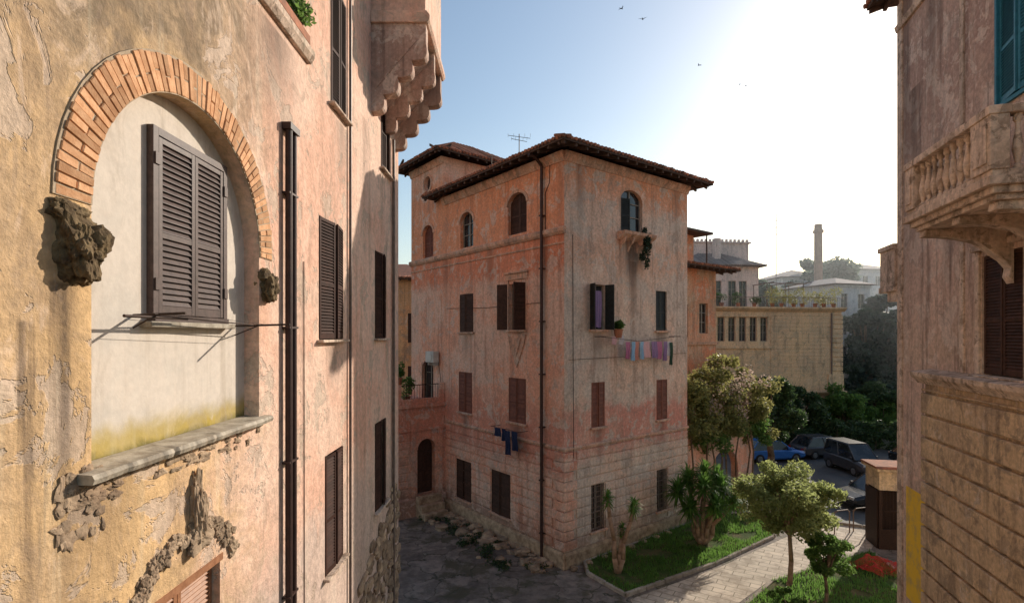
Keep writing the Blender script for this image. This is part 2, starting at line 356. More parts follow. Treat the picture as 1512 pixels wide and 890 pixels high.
s.obj('niche_window_shutters',M_shg,E,.004)
s=MB(); s.box(Fn,5.1,6.65,H+.08,H+.138,0,.12); s.obj('niche_window_sill',M_marble,E,.008)
s=MB()
for u,z,L in((5.02,.19,.5),(6.85,.12,.72)):
    s.cyl(Fn.p(u,H+z,0),Fn.p(u,H+z+.02,L),.013); s.cyl(Fn.p(u,H+z-.12,0),Fn.p(u,H+z+.01,L*.45),.008)
s.cyl(Fn.p(4.95,H+.20,.25),Fn.p(6.9,H+.13,.25),.006)
for dn in (.1,.4): s.cyl(Fn.p(5.02,H+.21,dn),Fn.p(6.85,H+.14,dn),.0025)
s.cyl(Fn.p(4.6,H+.17,.22),Fn.p(5.5,H+.17,.22),.014)
s.obj('clothes_rack',M_iron,E)
s=MB()
for i,q in enumerate(wins[:6]):
    a=((7,9),(6,10),(4,3),(3,10),(4,5),(3,10))[i]
    shutters(s,FL,q[0]+.01,q[1]-.01,q[2]+.02,q[3]-.02,-.02,a[0],a[1],0,.055,.03)
s.obj('window_shutters',M_shl,E)
s=MB()
for q in wins: casement(s,FL,q[0],q[1],q[2],q[3],-.16)
s.obj('window_casements',[M_glass,M_frame],E)
s=MB()
for q in wins[:6]: sill(s,FL,q[0],q[1],q[2],d=.12,h=.05)
s.prof(FL,6.5,8.8,[(-.05,H+4.5),(.06,H+4.5),(.12,H+4.6),(.13,H+4.7),(-.05,H+4.7)])
s.obj('window_sills',M_rtrim,E,.008)
s=MB(); s.box(FL,6.9,8.6,H+4.71,H+4.86,.01,.12); s.obj('flower_box',M_tile,E,.01)
s=MB()
s.cyl(FL.p(7.86,0,.08),FL.p(7.86,H+3.1,.08),.05,seg=12); s.cyl(FL.p(8.06,0,.07),FL.p(8.06,H+3.05,.07),.045,seg=12); s.box(FL,7.79,8.13,H+3.05,H+3.15,0,.14)
for z in range(0,12,2): s.box(FL,7.8,8.12,z+.6,z+.63,0,.12)
s.obj('downpipes',M_pipe,E)
s=MB(); s.cyl(FL.p(10.95,0,.05),FL.p(10.95,20,.05),.028,seg=10); s.cyl(FL.p(14.9,0,.06),FL.p(14.9,14,.06),.04,seg=10)
s.tube([FL.p(8.6,H+1.2,.012),FL.p(8.63,H-6,.012)],.008)
s.obj('conduits',M_greyp,E)
def scal(x0,z0,x1,z1,k=4,amp=.2,seg=9):
    out=[]; d=Vector((x1-x0,z1-z0)); L=d.length; d.normalize(); nn=Vector((-d.y,d.x)) ; 
    if nn.y>0: nn=-nn
    for i in range(k):
        for j in range(seg):
            t=j/seg; q=Vector((x0,z0))+d*(L*(i+t)/k)+nn*amp*math.sin(math.pi*t)
            out.append((q.x,q.y))
    out.append((x1,z1)); return out
s=MB()
for y in (12.75,14.1,15.3):
    G=Fr((-3.4,y),(1,0),(0,1)); th=.3 if y!=14.1 else .2
    s.plate(G,[(-.05,16.02),(1.32,16.02)]+scal(1.32,15.55,-.05,13.9),0,th)
    s.plate(G,[(.12,15.85),(1.1,15.85),(1.1,15.6),(.12,14.45)],-.02,0)
s.prof(FL,13.0,15.5,[(-.01,14.4),(1.2,15.75),(1.2,16.0),(-.01,16.0)])
s.obj('oriel_corbels',M_right,E,.015)
s=MB(); s.box(FL,12.8,15.6,16.3,21,-.01,1.3); s.box(FL,12.78,15.62,19.0,19.15,-.01,1.36); s.obj('oriel_walls',M_left,E)
s=MB(); s.prof(FL,12.68,15.68,[(0,16.02),(1.36,16.02),(1.42,16.1),(1.42,16.2),(1.34,16.3),(0,16.3)]); 
s.obj('oriel_moulding',M_left,E,.01)
s=MB()
for i in range(330):
    u=9.5+random.random()*6.3; top=2.2+max(0,(u-11.5))*.55+random.random()*.5
    s.rock(FL.p(u,random.random()*min(top,4.3),.0+.02*random.random()),(.05+.03*random.random(),.14+random.random()*.16,.08+random.random()*.09),i,sub=2,amp=.4)
s.obj('masonry_foot',M_rubble,E)
# ================================================================== CENTRAL BUILDING
E=empty('salmon_apartment_building')
lw=[('a',2.15,3.35,12.6,14.25),('a',5.95,7.05,12.55,14.15),('a',9.6,10.7,12.5,14.15),
    ('r',2.2,3.3,8.72,10.6),('r',5.95,7.05,8.65,10.4),('r',2.2,3.3,4.98,6.77),('r',6.05,7.15,4.95,6.8),
    ('r',3.2,4.5,.95,2.75),('r',6.1,7.35,.9,2.7),('a',9.6,10.8,5.2,7.2)]
rw=[('a',3.1,4.45,12.7,14.4),('r',1.37,2.17,8.72,10.45),('r',5.35,6.12,8.7,10.4),('r',1.42,2.14,5.0,6.7),('r',5.4,6.12,4.9,6.6),('r',1.4,2.12,1.05,2.8),('r',5.4,6.1,1.0,2.75)]
def hole(q):
    if q[0]=='a': r=min(.45,(q[2]-q[1])/2); return arch(q[1],q[2],q[3],q[4]-r,r,12)
    return rect(*q[1:])
cir=[(10.15+.33*math.cos(2*math.pi*i/18),16.3+.36*math.sin(2*math.pi*i/18)) for i in range(18)]
s=MB(); s.wall(CL,[(0,0),(12,0),(12,17.3),(8.6,17.3),(8.6,15.2),(0,15.2)],[hole(q) for q in lw]+[cir],.17)
s.box(CL,8.6,8.62,15.1,17.3,-4.5,-.003); s.box(CL,11.97,11.997,0,17.3,-7.6,-.003); s.box(CL,8.62,11.96,15.1,17.29,-4.5,-4.47)
s.obj('street_wall',M_cl,E)
s=MB(); s.wall(CR,rect(0,7.63,0,15.2),[hole(q) for q in rw],.17)
s.box(CR,7.6,7.627,0,15.2,-12,-.003); s.box(CR,.02,7.59,0,15.2,-12,-11.97)
s.obj('garden_wall',M_cr,E)
s=MB(); 
hl=[(q[1]-.06,q[2]+.06,q[3]-.08,q[4]+.02) for q in lw]; hr=[(q[1]-.05,q[2]+.05,q[3]-.08,q[4]+.02) for q in rw]
courses(s,CL,.62,8.3,.62,4.25,.36,.05,.05,hl); s.obj('street_rustication',M_cl,E)
s=MB(); courses(s,CR,.62,7.6,.62,4.25,.36,.05,.05,hr); s.obj('garden_rustication',M_cr,E)
s=MB()
z=.62; i=0
while z<4.2:
    L=.6 if i%2 else .42
    s.box(CL,-.075,L,z+.05,z+.36,-.02,.075); s.box(CR,.003,1.02-L,z+.05,z+.36,-.02,.072)
    z+=.36; i+=1
s.obj('quoins',M_cl,E,.012)
s=MB(); s.prof(CL,-.07,8.45,[(-.02,0),(.11,0),(.11,.5),(.06,.6),(-.02,.6)]); s.prof(CR,-.02,7.65,[(-.02,0),(.11,0),(.11,.49),(.06,.59),(-.02,.59)]); s.obj('plinth',M_rubble,E,.02)
s=MB()
s.prof(CL,-.08,12.05,[(-.02,12.2),(.05,12.2),(.13,12.3),(.15,12.42),(.1,12.47),(-.02,12.47)])
s.prof(CL,0,12.02,[(-.02,11.85),(.03,11.85),(.04,11.92),(-.02,11.92)])
s.prof(CL,-.1,8.3,[(-.02,4.27),(.06,4.27),(.09,4.36),(.05,4.42),(-.02,4.42)]); s.prof(CR,-.02,7.65,[(-.02,4.268),(.06,4.268),(.09,4.358),(.05,4.418),(-.02,4.418)])
s.prof(CL,-.05,8.6,[(-.02,14.85),(.04,14.85),(.16,15.1),(.16,15.2),(-.02,15.2)]); s.prof(CR,-.04,7.66,[(-.02,14.848),(.04,14.848),(.16,15.098),(.16,15.198),(-.02,15.198)])
s.prof(CL,8.58,12.03,[(-.02,16.95),(.04,16.95),(.14,17.2),(.14,17.3),(-.02,17.3)])
for q in lw:
    if q[3]<12 and q[1]<9: sill(s,CL,q[1],q[2],q[3])
    if q[0]=='a' and q[3]>12:
        r=.45;cc=(q[1]+q[2])/2; a=(q[2]-q[1])/2
        P=[(cc+(a+.13)*math.cos(math.pi*j/12),q[4]-r+(r+.13)*math.sin(math.pi*j/12)) for j in range(13)]; Q=[(cc+a*1.01*math.cos(math.pi*j/12),q[4]-r+(r*1.01)*math.sin(math.pi*j/12)) for j in range(12,-1,-1)]
        s.plate(CL,P+Q,-.01,.05)
for hf in (0,1):
    P=[(10.15+.46*math.cos(math.pi*(hf+j/10)),16.3+.49*math.sin(math.pi*(hf+j/10))) for j in range(11)]; Q=[(10.15+.335*math.cos(math.pi*(hf+j/10)),16.3+.365*math.sin(math.pi*(hf+j/10))) for j in range(10,-1,-1)]
    s.plate(CL,P+Q,-.01,.05)
for q in rw: 
    if q[3]<12: sill(s,CR,q[1],q[2],q[3])
s.prof(CR,2.85,4.85,[(-.02,12.3),(.1,12.3),(.42,12.5),(.45,12.62),(-.02,12.62)])
for u in (3.0,3.5,4.05,4.6): s.plate(Fr((CR.p(u,0).x,CR.p(u,0).y),(CR.N.x,CR.N.y),(CR.U.x,CR.U.y)),[(-.01,12.3),(.33,12.42),(.25,12.2),(.1,12.1),(-.01,11.85)],0,.1)
s.plate(CL,[(2.15,8.55),(3.35,8.55),(3.2,8.1),(2.75,7.2),(2.3,8.1)],-.01,.06); s.plate(CL,[(2.4,8.4),(3.1,8.4),(2.75,7.6)],.06,.11)
for a,b_ in((2.1,2.2),(3.3,3.4)): s.box(CL,a,b_,8.72,10.75,-.01,.04)
s.box(CL,2.05,3.45,10.75,11.0,-.01,.06); s.box(CL,2.0,3.5,11.0,11.08,-.01,.12)
s.obj('cornices_and_sills',M_trim,E,.01)
s=MB(); mats=[M_shb,M_shr,M_shd]
def W(F,q,a,b_,m,n=-.1): shutters(s,F,q[1],q[2],q[3],q[4],n,a,b_,m,.075)
W(CL,lw[0],0,0,0,-.17); W(CL,lw[2],0,0,1,-.17)
W(CL,lw[3],75,150,0,0); W(CL,lw[4],6,8,0,-.02); W(CL,lw[5],2,3,1,-.02); W(CL,lw[6],0,2,1,-.02); W(CL,lw[7],3,5,0,-.02); W(CL,lw[8],0,4,0,-.02)
W(CR,rw[1],110,100,2,.01); W(CR,rw[2],0,0,2,-.1); W(CR,rw[3],0,4,1,-.02); W(CR,rw[4],4,0,1,-.02)
leaf(s,rotframe(CR,3.12,-.05,15),.45,12.72,14.0,2,.075)
s.obj('shutters',mats,E)
s=MB()
for q in lw: casement(s,CL,q[1],q[2],q[3],q[4],-.2 if q[0]!='a' or q[1] not in(2.15,9.6) else -.25)
for q in rw: casement(s,CR,q[1],q[2],q[3],q[4],-.15)
s.plate(CL,cir,-.16,-.15,0)
s.obj('window_casements',[M_glass,M_frame],E)
s=MB()
for q in rw[5:]:
    for i in range(7): u=q[1]+(q[2]-q[1])*(i+.5)/7; s.cyl(CR.p(u,q[3],.02),CR.p(u,q[4],.02),.012,seg=5)
    for i in range(9): z=q[3]+(q[4]-q[3])*(i+.5)/9; s.box(CR,q[1],q[2],z,z+.02,.0,.012)
s.obj('window_grilles',M_greyp,E)
s=MB(); s.cyl(CL.p(1.1,0,.14),CL.p(1.1,14.9,.14),.06,seg=12); s.tube([CL.p(1.1,14.9,.14),CL.p(1.05,15.15,.5),CL.p(1.05,15.2,.8)],.06,seg=10)
for z in range(1,15,2): s.box(CL,1.02,1.18,z,z+.05,0,.21)
s.obj('downpipe',M_pipe,E)
s=MB(); s.tube([CL.p(.75,15,.03),CL.p(.78,14.2,.03),CL.p(1.0,13.9,.03),CL.p(1.0,12.5,.03)],.012)
s.tube([CL.p(8.2,9.8,.03),CL.p(5,9.7,.03),CL.p(1.2,9.75,.03)],.01); s.tube([CR.p(.4,12.2,.03),CR.p(.42,8,.03),CR.p(.4,4,.08)],.012)
s.tube([CR.p(.2,7.6,.03),CR.p(7.5,7.7,.03)],.008)
s.tube([CL.p(9.0,7.2,.05),CL.p(8.7,6.4,.1),CL.p(8.75,5.3,.05)],.015)
s.obj('cables',M_iron,E)
s=MB(); hip(s,CL,-.8,9.3,-8.43,.8,15.25,17,0,1); s.obj('main_roof',[M_tile,M_wood],E)
s=MB(); hip(s,CL,7.9,12.7,-5.2,.75,17.35,30,0,1,rows=True); s.obj('tower_roof',[M_tile,M_wood],E)
PF=CL.sub(8.45,0,(CL.N.x,CL.N.y),(-CL.U.x,-CL.U.y))
s=MB(); ph=arch(.55,1.5,.95,3.1,.47,12)
s.wall(PF,rect(0.01,2.6,0,5.1),[ph],.3); s.box(CL,8.46,12,0,5.1,2.3,2.6); s.box(CL,8.47,12,4.9,5.1,0,2.29)
s.box(PF,.0,2.7,5.1,5.25,-3.5,.1); s.box(PF,-.0,2.68,4.0,4.12,-.02,.06)
s.prof(PF,0,2.62,[(-.02,.0),(.1,.0),(.1,.8),(-.02,.9)])
for a,b_ in((.2,.42),(1.63,1.85)): s.box(PF,a,b_,.9,4.0,-.02,.07)
P=[(1.025+(.62)*math.cos(math.pi*j/12),3.1+.62*math.sin(math.pi*j/12)) for j in range(13)]; Q=[(1.025+.48*math.cos(math.pi*j/12),3.1+.48*math.sin(math.pi*j/12)) for j in range(12,-1,-1)]
s.plate(PF,P+Q,-.01,.05)
courses(s,PF,.0,2.6,.95,3.9,.37,.05,.035,[(.1,1.95,.5,3.9)])
for u in (0.15,2.45): s.box(PF,u-.12,u+.16,5.25,6.2,-.28,0)
s.box(PF,.3,2.3,5.25,5.5,-.15,-.03)
s.obj('entrance_porch',M_cl,E)
s=MB(); s.box(PF,.5,1.6,.9,3.7,-.36,-.3,0); s.box(PF,1.0,1.03,.95,3.1,-.3,-.28,0)
for z in (1.2,2.1): 
    for u in (.62,1.1): s.box(PF,u,u+.3,z,z+.7,-.3,-.275,0)
s.obj('porch_door',M_shb,E)
s=MB(); 
for i,(a,z) in enumerate(((.9,.3),(.6,.6),(.3,.95))): s.box(PF,.4,1.65,0 if i==0 else (.3,.6)[i-1],z,.1,.1+a)
s.obj('porch_steps',M_rubble,E,.015)
s=MB()
for i in range(14): s.cyl(PF.p(.35+i*.14,5.5,-.08),PF.p(.35+i*.14,6.15,-.08),.01,seg=5)
s.cyl(PF.p(.3,6.15,-.08),PF.p(2.35,6.15,-.08),.02)
for i in range(6): s.cyl(CL.p(9.65+i*.22,5.2,.02),CL.p(9.65+i*.22,7.1,.02),.012,seg=5)
s.obj('terrace_railing',M_iron,E)
s=MB(); s.box(CL,8.9,9.7,7.15,7.7,.08,.4); s.cyl(CL.p(9.2,7.42,.4),CL.p(9.2,7.42,.43),.2,seg=16); s.box(CL,9.0,9.05,7.0,7.15,0,.35); s.box(CL,9.5,9.55,7.0,7.15,0,.35)
s.obj('air_conditioner',[M_white],E,.015)
s=MB(); a=CL.p(4.5,16.2,-1.5)
s.cyl(a,a+Vector((0,0,1.3)),.02)
for z,L in((1.25,.5),(1.1,.35)):
    s.cyl(a+Vector((-L,0,z)),a+Vector((L,.1,z-.1)),.012)
    for k_ in range(5): x=-L+L*2*k_/4; s.cyl(a+Vector((x,-.2,z)),a+Vector((x,.2,z)),.007,seg=4)
b_=CL.p(6.2,16.0,-1.2); s.cyl(b_,b_+Vector((0,0,1.0)),.015); s.cyl(b_+Vector((-.2,0,.9)),b_+Vector((.2,0,.9)),.01)
s.obj('tv_antenna',M_iron)
# ================================================================== laundry
def cloth(mb,F,u0,u1,z1,L,n,m,ph=0):
    k=8;j=6; vs=[];fs=[]
    for a in range(j+1):
        for b in range(k+1):
            u=u0+(u1-u0)*b/k; t=a/j
            vs.append(F.p(u+(.02*math.sin(t*5+ph)),z1-L*t-.02*math.sin(b*1.3+ph)*t,n+.035*math.sin(b*1.7+ph+t*2)*(.3+t)))
    for a in range(j):
        for b in range(k): i=a*(k+1)+b; fs.append((i,i+1,i+k+2,i+k+1))
    mb.add(vs,fs,m)
cl=[simple('cloth_'+nm,c,tuple(x*.8 for x in c),20,.9,.3) for nm,c in(('magenta',(.55,.22,.36)),('blue',(.35,.58,.78)),('pink',(.75,.48,.50)),('purple',(.32,.22,.40)),('navy',(.02,.03,.08)),('pale',(.70,.67,.70)),('red',(.68,.32,.26)),('green',(.05,.10,.07)))]
E=empty('laundry_line')
s=MB(); u=2.95
for i,(wd,L,m) in enumerate(((.26,.66,0),(.22,.74,1),(.3,.72,6),(.22,.7,1),(.45,.64,2),(.36,.66,3),(.35,.72,0),(.26,.8,3),(.3,.6,5))):
    cloth(s,CR,u,u+wd,8.24,L,.42 if i%2 else .36,m,i); u+=wd+.025
cloth(s,CR,2.6,2.9,8.5,.35,.3,5); cloth(s,CR,2.2,2.5,8.45,.3,.3,2); cloth(s,CR,5.75,5.95,8.2,.95,.4,7); cloth(s,CR,1.5,1.9,10.2,1.4,.05,3)
s.obj('clothes',cl,E)
s=MB()
for n_ in (.2,.36,.42): s.tube([CR.p(1.6,8.45,n_),CR.p(3.8,8.26,n_),CR.p(6.3,8.45,n_)],.005,seg=4)
for u in (1.6,6.3): s.cyl(CR.p(u,8.45,0),CR.p(u,8.45,.55),.015)
s.obj('rack_arms',M_iron,E)
E=empty('laundry_line'); s=MB()
cloth(s,CL,2.2,2.6,4.7,.75,.4,4,1); cloth(s,CL,2.62,3.0,4.68,.95,.45,4,2); cloth(s,CL,3.0,3.3,4.72,.5,.4,4,3); cloth(s,CL,3.35,3.8,4.7,.35,.4,4,3)
s.obj('clothes',cl,E); s=MB(); s.cyl(CL.p(2.1,4.72,.42),CL.p(3.9,4.72,.42),.006)
for u in (2.1,3.9): s.cyl(CL.p(u,4.72,0),CL.p(u,4.72,.5),.012)
s.obj('rack_arms',M_iron,E)
# ================================================================== annex + arch wall
M_annex=plaster('red_orange_plaster',(.74,.28,.15),(.68,.36,.22),(.58,.38,.26),sc=1.2,bands=[(9.5,10.5,.2,(.44,.34,.22),.6)])
E=empty('red_apartment_building')
s=MB(); A=CR.sub(0,-2)
s.wall(A,rect(7.6,13.3,0,12),[rect(9.8,10.7,8.4,10.1),rect(11.7,12.5,8.6,10.2),rect(11.7,12.5,5,6.7)],.15); s.box(A,13.27,13.3,0,12,-6,-.003); s.box(A,7.6,13.26,11.9,12,-6,-.01); s.box(A,7.6,12.1,12.3,13.9,-5,-.6)
s.obj('walls',M_annex,E)
s=MB(); casement(s,A,9.8,10.7,8.4,10.1,-.14); casement(s,A,11.7,12.5,8.6,10.2,-.14); casement(s,A,11.7,12.5,5,6.7,-.14); s.obj('windows',[M_glass,M_frame],E)
s=MB(); hip(s,A,7,14.3,-6.5,.9,12.0,8,0,1); s.box(A,7,12.7,13.9,14.02,-5.6,.2,1)
s.cyl(A.p(12.4,12.3,0),A.p(12.4,13.9,0),.04,m=1)
s.obj('roof',[M_tile,M_wood],E)
s=MB(); s.prof(A,7.6,13.35,[(-.02,8.0),(.1,8.0),(.14,8.15),(-.02,8.15)]); s.obj('string_course',M_trim,E)
E=empty('garden_arch_wall')
s=MB(); G=CR.sub(0,-.5); s.wall(G,rect(7.66,14.4,0,4.0),[arch(10.4,12.9,0,1.6,1.15,16)],.4); s.box(G,14.38,14.4,0,4,-.4,-.003)
s.box(G,7.66,14.5,4.0,4.12,-.5,.08)
s.obj('wall',M_cl,E); s=MB(); s.box(G,10.2,13.1,0,3,-1.6,-1.55); s.obj('gate_door',M_shb,E)
# ================================================================== RIGHT BUILDING
E=empty('stucco_apartment_building_with_balcony')
s=MB(); rws=[(-.68,.6,H-.75,H+1.5),(-1.2,.08,H+4.15,H+6.3)]
s.wall(RB,rect(-6,4.3,0,17.2),[rect(*q) for q in rws[:2]],.2); s.box(RB,4.0,4.297,0,17.2,-9,-.004); s.box(RB,-6,3.9,17.1,17.2,-9,-.01); s.box(RB,-6,-5.9,0,17,-9,-.01)
s.obj('walls',M_right,E)
s=MB(); s.box(RB,-6,2.5,0,7.42,-.01,.15); courses(s,RB,-6,2.52,.2,7.3,.5,.06,.23,[]); s.obj('rusticated_bay',M_rock2,E)
s=MB(); s.prof(RB,-6,2.66,[(-.01,7.42),(.24,7.42),(.3,7.5),(.38,7.58),(.4,7.68),(.1,7.72),(-.01,7.74)])
s.prof(RB,-.85,.78,[(-.01,H-.82),(.12,H-.82),(.16,H-.76),(-.01,H-.74)]); 
for u in (-.82,.62): s.box(RB,u,u+.14,H-.74,H+1.6,-.01,.05)
s.box(RB,-.9,.84,H+1.6,H+1.72,-.01,.1)
s.box(RB,4.05,4.33,0,17,-.01,.035); s.prof(RB,-6,4.34,[(-.01,16.3),(.06,16.3),(.1,16.45),(-.01,16.45)])
s.box(RB,1.2,1.35,7.74,16.3,-.01,.03)
s.obj('mouldings',M_rtrim,E,.01)
s=MB(); shutters(s,RB,-.66,.58,H-.72,H+1.48,-.06,2,3,0,.055); shutters(s,RB,-1.18,.06,H+4.17,H+6.28,-.04,6,8,1,.055)
for a,b_ in ((-1.24,-1.18),(.07,.13)): s.box(RB,a,b_,H+4.1,H+6.35,-.01,.04,1)
s.box(RB,-1.18,.07,H+4.08,H+4.15,-.01,.05,1)
s.obj('shutters',[M_shb,M_teal],E)
s=MB()
for q in rws[:2]: casement(s,RB,*q,-.17)
s.obj('window_casements',[M_glass,M_frame],E)
m=NT('yellow_paint'); M_yel=m.fin(m.mix(m.ss(m.noise(3,5,.7),.45,.7),(.85,.55,.06),(.58,.40,.14)),.7)
s=MB(); s.box(RB,2.53,3.85,2.0,4.75,0,.012); s.obj('yellow_wall_panel',M_yel,E)
s=MB(); b0,b1,pn=-2.7,0.0,1.48; zf=H+2.2
for z0,z1,e in((zf-.3,zf-.22,-.12),(zf-.22,zf-.12,-.05),(zf-.12,zf,.04)): s.box(RB,b0-e,b1+e,z0+.001,z1,-.01,pn+e)
s.box(RB,b0-.02,b1+.02,H+3.06,H+3.18,pn-.24,pn+.03); 
for u in (b0-.02,b1-.2): s.box(RB,u,u+.22,H+3.062,H+3.178,-.01,pn-.24)
s.box(RB,b0+.02,b1-.02,zf,zf+.1,pn-.2,pn-.02)
for u in (b0+.02,b1-.17): s.box(RB,u,u+.15,zf+.001,zf+.1,-.01,pn-.2)
for u,wd in ((b0,.5),(b1-.34,.34)):
    s.box(RB,u,u+wd,zf+.1,H+3.06,pn-.22,pn+.01); s.box(RB,u+.07,u+wd-.07,zf+.2,H+2.96,pn+.01,pn+.03)
for u in (b0,b1-.2): s.box(RB,u,u+.2,zf+.1,H+3.06,0,.2)
pr=[(.055,0),(.055,.05),(.03,.08),(.05,.18),(.068,.28),(.05,.42),(.028,.56),(.03,.64),(.055,.68),(.055,.76)]
k=9
for i in range(k): s.lathe(RB.p(b0+.5+(b1-.34-b0-.5)*(i+.5)/k,zf+.1,pn-.11),pr,10)
for u in (b0+.09,b1-.09):
    for i in range(6): s.lathe(RB.p(u,zf+.1,.28+i*.17),pr,10)
for u in (-.35,-1.5,-2.5):
    G=Fr((RB.p(u,0).x,RB.p(u,0).y),(RB.N.x,RB.N.y),(RB.U.x,RB.U.y))
    cv=[(1.25-1.2*math.sin(t)*1.0,zf-.42-.75*(1-math.cos(t))) for t in [i*math.pi/2/8 for i in range(9)]]
    s.plate(G,[(-.01,zf-.3),(1.3,zf-.3),(1.32,zf-.42)]+[(x+.04*math.sin(i*1.6),z) for i,(x,z) in enumerate(cv)]+[(-.01,zf-1.3)],0,.22)
s.obj('stone_balcony',M_rtrim,E,.01)
s=MB(); Q=RB.sub(4.3,0,(RB.N.x,RB.N.y),(RB.U.x,RB.U.y))
s.box(Q,-2.2,.12,H+1.15,H+1.3,.01,1.0); s.box(Q,-2.15,.1,H+1.3,H+2.25,.85,.95); s.box(Q,0,.1,H+1.3,H+2.25,.01,.85); s.box(Q,-2.25,.14,H+2.25,H+2.38,.01,1.02); s.box(Q,-2.0,.05,H+.9,H+1.15,.01,.6)
s.obj('end_balcony',M_rtrim,E,.01)
s=MB(); hip(s,RB,-6.5,4.85,-9.5,.55,17.3,15,0,1); s.obj('roof',[M_tile,M_wood],E)
# ================================================================== back left building
M_or=plaster('orange_plaster',(.74,.38,.19),(.62,.36,.19),(.55,.37,.25))
E=empty('orange_house'); Bf=Fr((-12,36),(1,0),(0,-1))
s=MB(); s.wall(Bf,rect(-4,8,0,12.3),[rect(3.0,3.9,8,10),rect(4.9,5.6,8,10),rect(4.9,5.6,4.5,6.4)],.15); s.box(Bf,-4,-3.9,0,12,-8,-.01); s.box(Bf,7.9,7.99,0,12,-8,-.01); s.obj('walls',M_or,E)
s=MB(); hip(s,Bf,-4.6,8.6,-8.6,.6,12.3,18,0,1); s.obj('roof',[M_tile,M_wood],E)
s=MB(); shutters(s,Bf,3.0,3.9,8,10,-.05,0,0); shutters(s,Bf,4.9,5.6,8,10,-.05,0,0); shutters(s,Bf,4.9,5.6,4.5,6.4,-.05,0,0); s.obj('shutters',M_shb,E)
# ================================================================== ochre building
M_och=plaster('ochre_brick_wall',(.80,.54,.31),(.72,.49,.30),(.58,.43,.28),sc=.8,streak=.3,limec=(.80,.62,.42),lime=.3)
M_pk=plaster('pale_pink_plaster',(.74,.56,.50),(.66,.52,.47),(.56,.46,.42),sc=.8,streak=.3)
M_tg=simple('weathered_roof_tile',(.30,.24,.22),(.20,.16,.15),2,.9,.6,isl=.2)
E=empty('ochre_apartment_building_with_terrace'); O=Fr((21.8,44.5),(.99,.12),(.12,-.99))
s=MB(); s.wall(O,rect(0,6.5,0,10.7),[],.2); s.box(O,6.4,6.497,0,10.7,-8,-.004); s.box(O,0,6.39,10.6,10.7,-8,-.01)
O2=Fr((16.5,43.6),(.985,.17),(.17,-.985)); bw=[(.5+i*.98,1.15+i*.98,8,10) for i in range(5)]
s.wall(O2,rect(0,5.5,0,10.7),[rect(*q) for q in bw],.2); s.box(O2,0,.1,0,10.7,-8,-.01); s.box(O2,0,5.4,10.6,10.699,-8,-.01)
for z in (10.5,3.4):
    s.prof(O,-.02,6.7,[(-.02,z),(.1,z),(.4,z+.25),(.4,z+.38),(-.02,z+.38)]); s.prof(O2,-.1,5.45,[(-.02,z+.01),(.1,z+.01),(.4,z+.26),(.4,z+.381),(-.02,z+.381)])
s.box(O2,0,5.4,7.4,7.6,-.01,.15); s.box(O2,0,5.4,10.05,10.2,-.01,.12)
courses(s,O,5.6,6.55,.2,10.3,.4,.06,.1,[]); courses(s,O,0,5.5,3.9,10.3,.31,.03,.03,[])
s.box(O,5.2,6.6,0,5.2,.02,.15)
s.obj('walls',M_och,E)
s=MB()
for q in bw: casement(s,O2,*q,-.17)
s.obj('windows',[M_glass,M_frame],E)
s=MB(); s.cyl(O.p(5.5,0,.1),O.p(5.5,10.4,.1),.06); 
for F,L in((O,6.5),(O2,5.3)):
    for i in range(int(L/.16)): s.cyl(F.p(i*.16,10.88,.25),F.p(i*.16,11.7,.25),.012,seg=4)
    s.cyl(F.p(0,11.7,.25),F.p(L,11.7,.25),.025)
for u in (.3,2.0,3.7): s.cyl(O.p(u,10.9,-1),O.p(u,13,-1),.04); s.cyl(O.p(u,10.9,-3),O.p(u,13,-3),.04); s.cyl(O.p(u,13,0),O.p(u,13,-3.2),.04)
s.cyl(O.p(0,13,-1),O.p(4,13,-1),.04)
s.obj('terrace_railing_and_pergola',M_greyp,E)
E=empty('pink_penthouse_with_tile_roof'); P3=Fr((16.6,51),(.99,.1),(.1,-.99))
s=MB(); pw=[(1.9,2.6,11.3,14),(3.0,3.8,11.3,13.8),(4.5,5.3,11.2,13.8),(5.6,6.4,11.2,13.8)]
s.wall(P3,rect(0,7.6,0,15.2),[rect(*q) for q in pw],.2); s.box(P3,7.5,7.597,0,15.2,-7,-.01); s.box(P3,.0,.1,0,15.2,-7,-.01)
s.box(P3,2.0,8.0,15.2,17.9,-6,-2.5); s.box(P3,1.8,8.2,17.9,18.05,-6.2,-2.3)
for i in range(14): s.box(P3,2+i*.44,2.2+i*.44,18.05,18.3,-2.6,-2.4)
s.box(P3,3.6,4.2,15.5,18.1,-1.5,-.9)
s.obj('walls',M_pk,E)
s=MB(); hip(s,P3,-.5,8.1,-6,.6,15.2,26,0,1,0,rows=True); s.obj('roof',[M_tg,M_wood],E)
s=MB()
for q in pw: casement(s,P3,*q,-.17)
s.obj('windows',[M_glass,M_frame],E)
M_haze=plaster('haze_tinted_plaster',(.66,.61,.60),(.56,.54,.55),(.48,.48,.50),sc=.4,streak=.2)  # far-house plaster: distance haze painted into the paler, greyer base colours
M_chim=simple('chimney_brick',(.42,.27,.20),(.30,.20,.15),2,.9,.5)
s=MB(); K=Fr((41,71),(1,0),(0,-1)); s.prof(K,0,.8,[(-.8,0),(0,0),(-.1,23),(-.7,23)]); s.box(K,-.1,.9,22.3,22.7,-.85,.02); s.box(K,.05,.75,23,23.5,-.75,-.1)
s.obj('brick_chimney_stack',M_chim)
